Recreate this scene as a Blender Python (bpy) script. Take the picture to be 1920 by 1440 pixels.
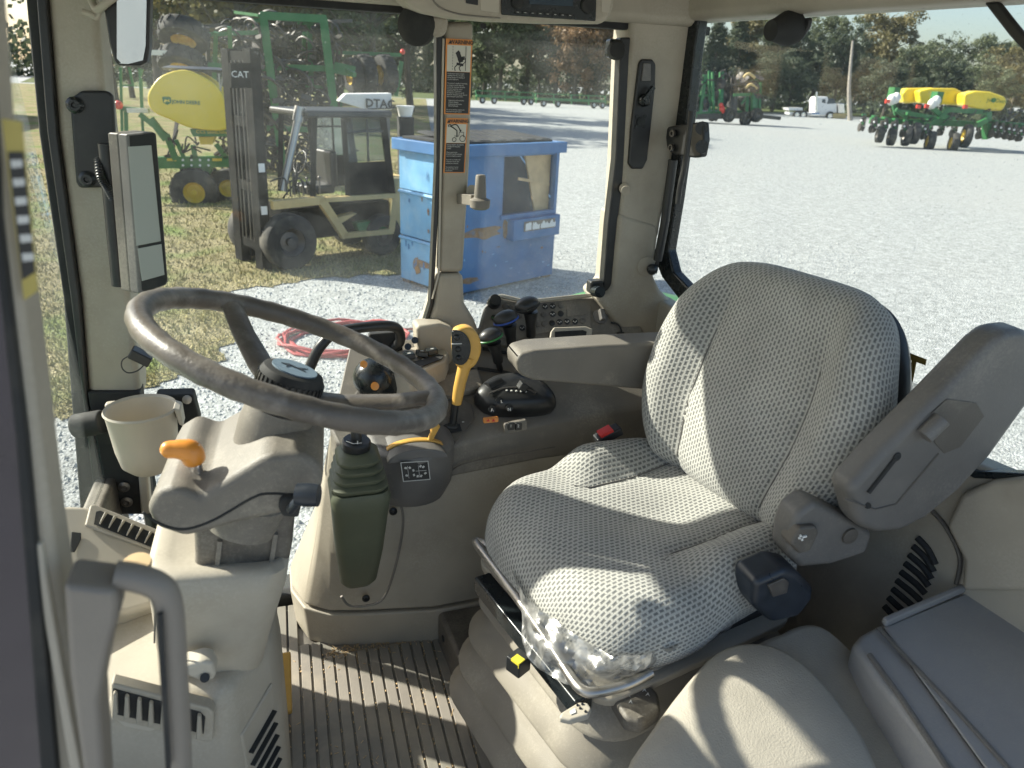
import bpy, bmesh, math, random
from mathutils import Vector as V, Matrix
random.seed(7)
for o in list(bpy.data.objects): bpy.data.objects.remove(o)
SC = bpy.context.scene
COL = SC.collection
R = math.radians
# ------------------------------------------------------------------ camera
FPX, YAW, PITCH, ROLL = 1350.0, R(18), R(-22.8), R(2.7)
CAM = V((0, 0, 1.3))
GZ = -1.5                                   # yard level; the cab floor is z = 0
_f = V((math.sin(YAW)*math.cos(PITCH), math.cos(YAW)*math.cos(PITCH), math.sin(PITCH)))
_r0 = V((math.cos(YAW), -math.sin(YAW), 0)); _u0 = _r0.cross(_f)
_r = _r0*math.cos(ROLL) + _u0*math.sin(ROLL); _u = _u0*math.cos(ROLL) - _r0*math.sin(ROLL)
cd = bpy.data.cameras.new('camera'); cam = bpy.data.objects.new('camera', cd); COL.objects.link(cam)
cam.matrix_world = Matrix(((_r.x, _u.x, -_f.x, CAM.x), (_r.y, _u.y, -_f.y, CAM.y), (_r.z, _u.z, -_f.z, CAM.z), (0, 0, 0, 1)))
cd.sensor_width = 36; cd.lens = FPX/1920*36; cd.clip_start = 0.02; cd.clip_end = 2000
cd.dof.use_dof = True; cd.dof.focus_distance = 1.6; cd.dof.aperture_fstop = 7.0
SC.camera = cam
SC.render.resolution_x, SC.render.resolution_y = 1024, 768
# ------------------------------------------------------------------ light
SUN_AZ, SUN_EL = R(-55), R(35)              # azimuth from +Y towards +X
sd = V((math.sin(SUN_AZ)*math.cos(SUN_EL), math.cos(SUN_AZ)*math.cos(SUN_EL), math.sin(SUN_EL)))
W = bpy.data.worlds.new('World'); SC.world = W; W.use_nodes = True
wn = W.node_tree.nodes; wl = W.node_tree.links
sky = wn.new('ShaderNodeTexSky'); sky.sky_type = 'NISHITA'; sky.sun_disc = False
sky.sun_elevation = SUN_EL; sky.sun_rotation = SUN_AZ; sky.dust_density = 2.0; sky.air_density = 1.0
wl.new(sky.outputs[0], wn['Background'].inputs[0]); wn['Background'].inputs[1].default_value = 0.10
sl = bpy.data.lights.new('sun', 'SUN'); sl.energy = 5.0; sl.angle = R(0.6); sl.color = (1.0, .94, .83)
so = bpy.data.objects.new('sun', sl); COL.objects.link(so)
so.rotation_euler = (-sd).to_track_quat('-Z', 'Y').to_euler(); so.location = (-20, 10, 20)
SC.view_settings.view_transform = 'Standard'; SC.view_settings.look = 'None'
SC.view_settings.exposure = 1.12; SC.view_settings.gamma = 1
try: SC.cycles.max_bounces = 8; SC.cycles.transparent_max_bounces = 24
except Exception: pass

# ------------------------------------------------------------------ pixel -> place
def ray(x, y): return _f + _r*((x-960)/FPX) - _u*((y-720)/FPX)
def ony(x, y, Y): d = ray(x, y); return CAM + d*((Y-CAM.y)/d.y)
def onz(x, y, Z): d = ray(x, y); return CAM + d*((Z-CAM.z)/d.z)
def onx(x, y, X): d = ray(x, y); return CAM + d*((X-CAM.x)/d.x)
def onp(x, y, P, n): d = ray(x, y); return CAM + d*((P-CAM).dot(n)/d.dot(n))
def pts(s): return [tuple(float(c) for c in t.split(',')) for t in s.split()]
def PY(Y, s): return [ony(x, y, Y) for x, y in pts(s)]
def PZ(Z, s): return [onz(x, y, Z) for x, y in pts(s)]
def PX(X, s): return [onx(x, y, X) for x, y in pts(s)]

# ------------------------------------------------------------------ materials
M = {}
def mat(name, col, rough=.5, metal=0, var=.12, scale=30, bump=.0, bscale=400, spec=.5, dirt=None, dscale=4, damt=.4, coat=0, speck=0):
    m = bpy.data.materials.new(name); m.use_nodes = True; N = m.node_tree.nodes; L = m.node_tree.links
    b = N['Principled BSDF']; b.inputs['Metallic'].default_value = metal; b.inputs['Specular IOR Level'].default_value = spec
    if coat: b.inputs['Coat Weight'].default_value = coat; b.inputs['Coat Roughness'].default_value = .1
    tc = N.new('ShaderNodeTexCoord')
    nz = N.new('ShaderNodeTexNoise'); nz.inputs['Scale'].default_value = scale; nz.inputs['Detail'].default_value = 6
    L.new(tc.outputs['Object'], nz.inputs['Vector'])
    cr = N.new('ShaderNodeMapRange'); cr.inputs[1].default_value = .3; cr.inputs[2].default_value = .7
    cr.inputs[3].default_value = 1-var; cr.inputs[4].default_value = 1+var
    L.new(nz.outputs[0], cr.inputs[0])
    mx = N.new('ShaderNodeVectorMath'); mx.operation = 'SCALE'; mx.inputs[0].default_value = col
    L.new(cr.outputs[0], mx.inputs['Scale']); out = mx.outputs[0]
    if dirt:
        n2 = N.new('ShaderNodeTexNoise'); n2.inputs['Scale'].default_value = dscale; n2.inputs['Detail'].default_value = 8; n2.inputs['Roughness'].default_value = .65
        L.new(tc.outputs['Object'], n2.inputs['Vector'])
        r2 = N.new('ShaderNodeMapRange'); r2.inputs[1].default_value = .48; r2.inputs[2].default_value = .72; r2.inputs[4].default_value = damt
        L.new(n2.outputs[0], r2.inputs[0])
        mm = N.new('ShaderNodeMix'); mm.data_type = 'RGBA'; mm.inputs[7].default_value = (*dirt, 1)
        L.new(r2.outputs[0], mm.inputs[0]); L.new(out, mm.inputs[6]); out = mm.outputs[2]
    if speck:
        n4 = N.new('ShaderNodeTexNoise'); n4.inputs['Scale'].default_value = 210; n4.inputs['Detail'].default_value = 4; n4.inputs['Roughness'].default_value = .7
        n5 = N.new('ShaderNodeTexNoise'); n5.inputs['Scale'].default_value = 7; n5.inputs['Detail'].default_value = 5
        L.new(tc.outputs['Object'], n4.inputs['Vector']); L.new(tc.outputs['Object'], n5.inputs['Vector'])
        ml = N.new('ShaderNodeMath'); ml.operation = 'MULTIPLY'; L.new(n4.outputs[0], ml.inputs[0]); L.new(n5.outputs[0], ml.inputs[1])
        r4 = N.new('ShaderNodeMapRange'); r4.inputs[1].default_value = .27; r4.inputs[2].default_value = .40; r4.inputs[4].default_value = speck; L.new(ml.outputs[0], r4.inputs[0])
        m4 = N.new('ShaderNodeMix'); m4.data_type = 'RGBA'; m4.inputs[7].default_value = (.50, .46, .38, 1)
        L.new(r4.outputs[0], m4.inputs[0]); L.new(out, m4.inputs[6]); out = m4.outputs[2]
    L.new(out, b.inputs['Base Color'])
    rr = N.new('ShaderNodeMapRange'); rr.inputs[1].default_value = .3; rr.inputs[2].default_value = .7
    rr.inputs[3].default_value = max(.02, rough-.08); rr.inputs[4].default_value = min(1, rough+.08)
    L.new(nz.outputs[0], rr.inputs[0]); L.new(rr.outputs[0], b.inputs['Roughness'])
    if bump:
        n3 = N.new('ShaderNodeTexNoise'); n3.inputs['Scale'].default_value = bscale; n3.inputs['Detail'].default_value = 3
        L.new(tc.outputs['Object'], n3.inputs['Vector'])
        bp = N.new('ShaderNodeBump'); bp.inputs['Strength'].default_value = bump; bp.inputs['Distance'].default_value = .002
        L.new(n3.outputs[0], bp.inputs['Height']); L.new(bp.outputs[0], b.inputs['Normal'])
    M[name] = m; return m
DUST = (.42, .38, .30)
mat('beige', (.395, .355, .285), .55, var=.08, scale=9, bump=.25, bscale=1100, dirt=(.22, .185, .13), dscale=6, damt=.4, speck=.35)
mat('beige_light', (.46, .42, .345), .5, var=.05, scale=9, bump=.1, bscale=900, dirt=(.36, .31, .23), dscale=6, damt=.2)
mat('taupe', (.165, .15, .127), .52, var=.12, scale=12, bump=.35, bscale=700, dirt=DUST, dscale=7, damt=.32, speck=.2)
mat('taupe_dark', (.10, .09, .077), .5, var=.12, scale=12, bump=.3, bscale=700, dirt=DUST, dscale=7, damt=.25, speck=.15)
mat('grey_plastic', (.132, .127, .12), .42, var=.1, scale=14, bump=.35, bscale=800, dirt=(.25, .23, .2), dscale=9, damt=.25, speck=.12)
mat('storage_grey', (.30, .295, .29), .4, var=.08, scale=9, bump=.3, bscale=700, dirt=(.32, .31, .29), dscale=5, damt=.3, speck=.12)
mat('bellows_taupe', (.255, .228, .185), .6, var=.1, scale=9, bump=.25, bscale=500, dirt=(.36, .32, .25), dscale=7, damt=.5, speck=.2)
mat('handle_taupe', (.23, .205, .175), .5, var=.08, scale=9, bump=.2, bscale=600, dirt=(.3, .27, .22), dscale=8, damt=.3)
mat('mast_black', (.011, .012, .012), .9, var=.3, scale=8, spec=.1, dirt=(.05, .045, .035), dscale=5, damt=.4)
mat('grey_blue', (.19, .195, .20), .45, var=.05, scale=14, bump=.15, bscale=800, dirt=DUST, dscale=8, damt=.15)
mat('black', (.018, .019, .02), .4, var=.2, scale=40, dirt=(.08, .075, .065), dscale=14, damt=.15)
mat('black_matte', (.022, .023, .023), .8, var=.2, scale=40, dirt=(.12, .11, .09), dscale=14, damt=.25)
mat('black_gloss', (.012, .016, .018), .27, var=.2, scale=30, dirt=(.1, .1, .09), dscale=20, damt=.12)
mat('navy_black', (.02, .026, .036), .35, var=.2, scale=40)
mat('rubber', (.03, .03, .03), .85, var=.3, scale=20, dirt=(.2, .18, .14), dscale=3, damt=.5)
mat('olive', (.085, .095, .06), .55, var=.08, scale=10, bump=.15, bscale=600, dirt=(.2, .2, .13), dscale=8, damt=.2)
mat('orange', (.72, .27, .035), .35, var=.05, scale=12, coat=.3)
mat('amber', (.66, .38, .085), .4, var=.06, scale=20, dirt=(.3, .2, .08), dscale=12, damt=.3)
mat('red', (.6, .03, .025), .4, var=.05)
mat('blue_ring', (.03, .08, .35), .4); mat('green_ring', (.04, .22, .06), .4); mat('pale_blue', (.17, .23, .28), .3, var=.1)
mat('yellow_tag', (.75, .62, .05), .5); mat('white', (.75, .75, .72), .5, var=.05); mat('decal_orange', (.72, .27, .06), .45, var=.04)
mat('decal_white', (.62, .60, .52), .5, var=.04); mat('decal_black', (.02, .02, .02), .45); mat('print_grey', (.55, .55, .52), .5)
mat('steel', (.42, .40, .37), .35, metal=.9, var=.1, scale=60); mat('steel_dark', (.16, .15, .14), .4, metal=.7, var=.15, scale=40)
mat('chrome', (.8, .8, .8), .12, metal=1, var=.03)
mat('mirror', (.55, .58, .6), .02, metal=1, var=.01)
mat('screen', (.30, .325, .295), .22, var=.03, scale=3, dirt=(.3, .32, .29), dscale=5, damt=.35)
mat('wheel_rim', (.115, .10, .085), .42, var=.25, scale=16, bump=.3, bscale=220, dirt=(.30, .275, .245), dscale=20, damt=.75)
mat('jd_green', (.025, .16, .035), .35, var=.12, scale=5, dirt=(.1, .14, .07), dscale=4, damt=.3)
mat('jd_green_far', (.03, .17, .05), .45, var=.2, scale=3, dirt=(.12, .15, .09), dscale=3, damt=.35)
mat('jd_yellow', (.80, .60, .035), .35, var=.04, scale=2, dirt=(.6, .5, .1), dscale=2, damt=.25)
mat('rim_yellow', (.72, .50, .05), .4, var=.08, scale=6, dirt=(.3, .24, .08), dscale=6, damt=.4)
mat('dump_sunlit_scraped', (.15, .36, .58), .6, var=.14, scale=3, dirt=(.30, .48, .62), dscale=4, damt=.6)  # side panels' blue with sunlight painted in; also colours the front scrapes
mat('dump_blue', (.045, .15, .34), .55, var=.14, scale=3, dirt=(.10, .24, .42), dscale=4, damt=.5)
mat('rust', (.22, .13, .06), .8, var=.3, scale=12, dirt=(.1, .2, .33), dscale=9, damt=.6)
mat('plywood', (.55, .40, .22), .7, var=.2, scale=4, dirt=(.3, .2, .1), dscale=3, damt=.4)
mat('tan_paint', (.60, .45, .20), .55, var=.08, scale=4, dirt=(.3, .22, .12), dscale=5, damt=.4)
mat('shank', (.07, .065, .06), .5, metal=.3, var=.3, scale=10, dirt=(.2, .14, .09), dscale=3, damt=.4)
mat('hose_red', (.40, .07, .07), .5, var=.1)
mat('truck_white', (.78, .78, .77), .3, var=.03, coat=.4); mat('truck_glass', (.03, .05, .07), .08)
mat('pole_wood', (.33, .30, .26), .9, var=.2, scale=5); mat('bark', (.10, .085, .065), .9, var=.3, scale=6)
mat('metal_wall', (.70, .71, .71), .5, var=.05, scale=2)
mat('red_light', (.7, .06, .04), .3)

def leafmat(name, a, b):
    m = bpy.data.materials.new(name); m.use_nodes = True; N = m.node_tree.nodes; L = m.node_tree.links
    p = N['Principled BSDF']; p.inputs['Roughness'].default_value = .6
    tc = N.new('ShaderNodeTexCoord'); nz = N.new('ShaderNodeTexNoise'); nz.inputs['Scale'].default_value = .55; nz.inputs['Detail'].default_value = 5
    L.new(tc.outputs['Object'], nz.inputs['Vector'])
    rp = N.new('ShaderNodeMapRange'); rp.inputs[1].default_value = .35; rp.inputs[2].default_value = .65; L.new(nz.outputs[0], rp.inputs[0])
    mx = N.new('ShaderNodeMix'); mx.data_type = 'RGBA'; mx.inputs[6].default_value = (*a, 1); mx.inputs[7].default_value = (*b, 1)
    L.new(rp.outputs[0], mx.inputs[0]); L.new(mx.outputs[2], p.inputs['Base Color'])
    tr = N.new('ShaderNodeBsdfTranslucent'); L.new(mx.outputs[2], tr.inputs['Color'])
    ms = N.new('ShaderNodeMixShader'); ms.inputs[0].default_value = .35
    L.new(p.outputs[0], ms.inputs[1]); L.new(tr.outputs[0], ms.inputs[2]); L.new(ms.outputs[0], N['Material Output'].inputs[0])
    M[name] = m
leafmat('leaf_green', (.09, .12, .065), (.17, .19, .095)); leafmat('leaf_dark', (.055, .078, .045), (.10, .12, .068))
leafmat('leaf_olive', (.14, .13, .055), (.24, .20, .08)); leafmat('leaf_rust', (.20, .12, .065), (.32, .21, .10))

def glassmat(name, dust, tint, veil=.035):
    m = bpy.data.materials.new(name); m.use_nodes = True; N = m.node_tree.nodes; L = m.node_tree.links
    N.remove(N['Principled BSDF'])
    tc = N.new('ShaderNodeTexCoord')
    t = N.new('ShaderNodeBsdfTransparent'); t.inputs[0].default_value = (*tint, 1)
    g = N.new('ShaderNodeBsdfGlossy'); g.inputs['Roughness'].default_value = .03
    lw = N.new('ShaderNodeLayerWeight'); lw.inputs[0].default_value = .5
    pw = N.new('ShaderNodeMath'); pw.operation = 'POWER'; pw.inputs[1].default_value = 5; L.new(lw.outputs['Facing'], pw.inputs[0])
    fr = N.new('ShaderNodeMath'); fr.operation = 'MULTIPLY_ADD'; fr.inputs[1].default_value = .6; fr.inputs[2].default_value = .013; L.new(pw.outputs[0], fr.inputs[0])
    m1 = N.new('ShaderNodeMixShader'); L.new(fr.outputs[0], m1.inputs[0]); L.new(t.outputs[0], m1.inputs[1]); L.new(g.outputs[0], m1.inputs[2])
    tl = N.new('ShaderNodeBsdfTranslucent'); tl.inputs[0].default_value = (.86, .92, .90, 1)
    df = N.new('ShaderNodeBsdfDiffuse'); df.inputs[0].default_value = (.7, .72, .70, 1)
    md = N.new('ShaderNodeMixShader'); md.inputs[0].default_value = .25; L.new(tl.outputs[0], md.inputs[1]); L.new(df.outputs[0], md.inputs[2])
    n1 = N.new('ShaderNodeTexNoise'); n1.inputs['Scale'].default_value = 3.5; n1.inputs['Detail'].default_value = 7; n1.inputs['Roughness'].default_value = .6
    n2 = N.new('ShaderNodeTexNoise'); n2.inputs['Scale'].default_value = 190; n2.inputs['Detail'].default_value = 2
    L.new(tc.outputs['Object'], n1.inputs['Vector']); L.new(tc.outputs['Object'], n2.inputs['Vector'])
    r1 = N.new('ShaderNodeMapRange'); r1.inputs[1].default_value = .35; r1.inputs[2].default_value = .75; r1.inputs[3].default_value = veil; r1.inputs[4].default_value = dust; L.new(n1.outputs[0], r1.inputs[0])
    r2 = N.new('ShaderNodeMapRange'); r2.inputs[1].default_value = .67; r2.inputs[2].default_value = .73; r2.inputs[3].default_value = 1; r2.inputs[4].default_value = 6.5; L.new(n2.outputs[0], r2.inputs[0])
    mu = N.new('ShaderNodeMath'); mu.operation = 'MULTIPLY'; L.new(r1.outputs[0], mu.inputs[0]); L.new(r2.outputs[0], mu.inputs[1])
    m2 = N.new('ShaderNodeMixShader'); L.new(mu.outputs[0], m2.inputs[0]); L.new(m1.outputs[0], m2.inputs[1]); L.new(md.outputs[0], m2.inputs[2])
    L.new(m2.outputs[0], N['Material Output'].inputs[0]); M[name] = m
glassmat('glass_side', .05, (.965, .985, .975), .004); glassmat('glass_rear', .045, (.965, .985, .975), .024); glassmat('glass_front', .03, (.96, .98, .97), .012)
glassmat('glass_far', .12, (.6, .66, .68))

def filmmat():
    m = bpy.data.materials.new('plastic_film'); m.use_nodes = True; N = m.node_tree.nodes; L = m.node_tree.links
    N.remove(N['Principled BSDF']); tc = N.new('ShaderNodeTexCoord')
    nz = N.new('ShaderNodeTexNoise'); nz.inputs['Scale'].default_value = 22; nz.inputs['Detail'].default_value = 3; nz.inputs['Distortion'].default_value = 1.0
    L.new(tc.outputs['Object'], nz.inputs['Vector'])
    bp = N.new('ShaderNodeBump'); bp.inputs['Strength'].default_value = .35; bp.inputs['Distance'].default_value = .01; L.new(nz.outputs[0], bp.inputs['Height'])
    g = N.new('ShaderNodeBsdfGlossy'); g.inputs['Roughness'].default_value = .33; g.inputs[0].default_value = (.8, .8, .8, 1); L.new(bp.outputs[0], g.inputs['Normal'])
    d = N.new('ShaderNodeBsdfTranslucent'); d.inputs[0].default_value = (.5, .5, .49, 1)
    t = N.new('ShaderNodeBsdfTransparent'); t.inputs[0].default_value = (.93, .93, .92, 1)
    d2 = N.new('ShaderNodeBsdfDiffuse'); d2.inputs[0].default_value = (.42, .42, .41, 1)
    dm = N.new('ShaderNodeMixShader'); dm.inputs[0].default_value = .6; L.new(d.outputs[0], dm.inputs[1]); L.new(d2.outputs[0], dm.inputs[2])
    a = N.new('ShaderNodeMixShader'); a.inputs[0].default_value = .72; L.new(g.outputs[0], a.inputs[1]); L.new(dm.outputs[0], a.inputs[2])
    r = N.new('ShaderNodeMapRange'); r.inputs[1].default_value = .4; r.inputs[2].default_value = .65; r.inputs[3].default_value = .35; r.inputs[4].default_value = .85; L.new(nz.outputs[0], r.inputs[0])
    x = N.new('ShaderNodeMixShader'); L.new(r.outputs[0], x.inputs[0]); L.new(t.outputs[0], x.inputs[1]); L.new(a.outputs[0], x.inputs[2])
    L.new(x.outputs[0], N['Material Output'].inputs[0]); M['film'] = m
filmmat()

def fabricmat():
    m = bpy.data.materials.new('seat_fabric'); m.use_nodes = True; N = m.node_tree.nodes; L = m.node_tree.links; b = N['Principled BSDF']
    uv = N.new('ShaderNodeTexCoord')
    mp = N.new('ShaderNodeMapping'); mp.inputs['Rotation'].default_value = (0, 0, 0)
    n0 = N.new('ShaderNodeTexNoise'); n0.inputs['Scale'].default_value = 60; L.new(uv.outputs['UV'], n0.inputs['Vector'])
    sb = N.new('ShaderNodeVectorMath'); sb.operation = 'SUBTRACT'; sb.inputs[1].default_value = (.5, .5, .5); L.new(n0.outputs[1], sb.inputs[0])
    sc = N.new('ShaderNodeVectorMath'); sc.operation = 'SCALE'; sc.inputs['Scale'].default_value = .0022; L.new(sb.outputs[0], sc.inputs[0])
    ad = N.new('ShaderNodeVectorMath'); ad.operation = 'ADD'; L.new(uv.outputs['UV'], ad.inputs[0]); L.new(sc.outputs[0], ad.inputs[1])
    L.new(ad.outputs[0], mp.inputs[0])
    br = N.new('ShaderNodeTexBrick'); br.offset = .5; br.inputs['Scale'].default_value = 1
    br.inputs['Brick Width'].default_value = .0112; br.inputs['Row Height'].default_value = .0078; br.inputs['Mortar Size'].default_value = .0030; br.inputs['Mortar Smooth'].default_value = .75
    br.inputs['Color1'].default_value = (.15, .155, .15, 1); br.inputs['Color2'].default_value = (.20, .20, .19, 1); br.inputs['Mortar'].default_value = (.45, .445, .41, 1)
    L.new(mp.outputs[0], br.inputs['Vector'])
    nz = N.new('ShaderNodeTexNoise'); nz.inputs['Scale'].default_value = 900; L.new(uv.outputs['UV'], nz.inputs['Vector'])
    n2 = N.new('ShaderNodeTexNoise'); n2.inputs['Scale'].default_value = 9; n2.inputs['Detail'].default_value = 6; L.new(uv.outputs['UV'], n2.inputs['Vector'])
    r1 = N.new('ShaderNodeMapRange'); r1.inputs[1].default_value = .3; r1.inputs[2].default_value = .7; r1.inputs[3].default_value = .72; r1.inputs[4].default_value = 1.25; L.new(nz.outputs[0], r1.inputs[0])
    r2 = N.new('ShaderNodeMapRange'); r2.inputs[1].default_value = .3; r2.inputs[2].default_value = .7; r2.inputs[3].default_value = .85; r2.inputs[4].default_value = 1.1; L.new(n2.outputs[0], r2.inputs[0])
    mu = N.new('ShaderNodeMath'); mu.operation = 'MULTIPLY'; L.new(r1.outputs[0], mu.inputs[0]); L.new(r2.outputs[0], mu.inputs[1])
    vs = N.new('ShaderNodeVectorMath'); vs.operation = 'SCALE'; L.new(br.outputs['Color'], vs.inputs[0]); L.new(mu.outputs[0], vs.inputs['Scale'])
    L.new(vs.outputs[0], b.inputs['Base Color']); b.inputs['Roughness'].default_value = .95; b.inputs['Specular IOR Level'].default_value = .15
    b.inputs['Sheen Weight'].default_value = .25
    bp = N.new('ShaderNodeBump'); bp.inputs['Strength'].default_value = .5; bp.inputs['Distance'].default_value = .002
    av = N.new('ShaderNodeMath'); av.operation = 'MULTIPLY_ADD'; av.inputs[1].default_value = .35; L.new(nz.outputs[0], av.inputs[0]); L.new(br.outputs['Fac'], av.inputs[2])
    L.new(av.outputs[0], bp.inputs['Height']); L.new(bp.outputs[0], b.inputs['Normal']); M['fabric'] = m
fabricmat()

def groundmat(name, cols, s1, s2, bumpd, patch=None):
    m = bpy.data.materials.new(name); m.use_nodes = True; N = m.node_tree.nodes; L = m.node_tree.links; b = N['Principled BSDF']
    b.inputs['Roughness'].default_value = .9; b.inputs['Specular IOR Level'].default_value = .2
    tc = N.new('ShaderNodeTexCoord')
    vo = N.new('ShaderNodeTexVoronoi'); vo.inputs['Scale'].default_value = s1; L.new(tc.outputs['Object'], vo.inputs['Vector'])
    n1 = N.new('ShaderNodeTexNoise'); n1.inputs['Scale'].default_value = s2; n1.inputs['Detail'].default_value = 9; n1.inputs['Roughness'].default_value = .82 if s2 > 5 else .65; L.new(tc.outputs['Object'], n1.inputs['Vector'])
    cr = N.new('ShaderNodeValToRGB'); e = cr.color_ramp.elements
    e[0].position = .3; e[0].color = (*cols[0], 1); e[1].position = .72; e[1].color = (*cols[-1], 1)
    if len(cols) == 3: k = e.new(.5); k.color = (*cols[1], 1)
    L.new(n1.outputs[0], cr.inputs[0])
    sp = N.new('ShaderNodeSeparateColor'); L.new(vo.outputs['Color'], sp.inputs[0])
    mr = N.new('ShaderNodeMapRange'); mr.inputs[3].default_value = .62; mr.inputs[4].default_value = 1.28; L.new(sp.outputs[0], mr.inputs[0])
    vs = N.new('ShaderNodeVectorMath'); vs.operation = 'SCALE'; L.new(cr.outputs[0], vs.inputs[0]); L.new(mr.outputs[0], vs.inputs['Scale'])
    out = vs.outputs[0]
    if patch:
        n2 = N.new('ShaderNodeTexNoise'); n2.inputs['Scale'].default_value = patch[1]; n2.inputs['Detail'].default_value = 6; L.new(tc.outputs['Object'], n2.inputs['Vector'])
        r2 = N.new('ShaderNodeMapRange'); r2.inputs[1].default_value = .5; r2.inputs[2].default_value = .66; r2.inputs[4].default_value = patch[2]; L.new(n2.outputs[0], r2.inputs[0])
        mm = N.new('ShaderNodeMix'); mm.data_type = 'RGBA'; mm.inputs[7].default_value = (*patch[0], 1); L.new(r2.outputs[0], mm.inputs[0]); L.new(out, mm.inputs[6]); out = mm.outputs[2]
    L.new(out, b.inputs['Base Color'])
    bp = N.new('ShaderNodeBump'); bp.inputs['Strength'].default_value = 1; bp.inputs['Distance'].default_value = bumpd
    ma = N.new('ShaderNodeMath'); ma.operation = 'SUBTRACT'; ma.inputs[0].default_value = 1; L.new(vo.outputs['Distance'], ma.inputs[1])
    L.new(ma.outputs[0], bp.inputs['Height']); L.new(bp.outputs[0], b.inputs['Normal']); M[name] = m
groundmat('gravel', [(.20, .212, .204), (.36, .375, .365), (.52, .535, .525)], 52, 6.5, .009, ((.36, .365, .35), .09, .4))
groundmat('grass_ground', [(.15, .15, .055), (.27, .235, .12), (.36, .32, .19)], 40, 1.6, .03, ((.15, .21, .05), .7, .9))
groundmat('hill_ground', [(.07, .10, .035), (.12, .14, .05)], 8, .3, .05)

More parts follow.
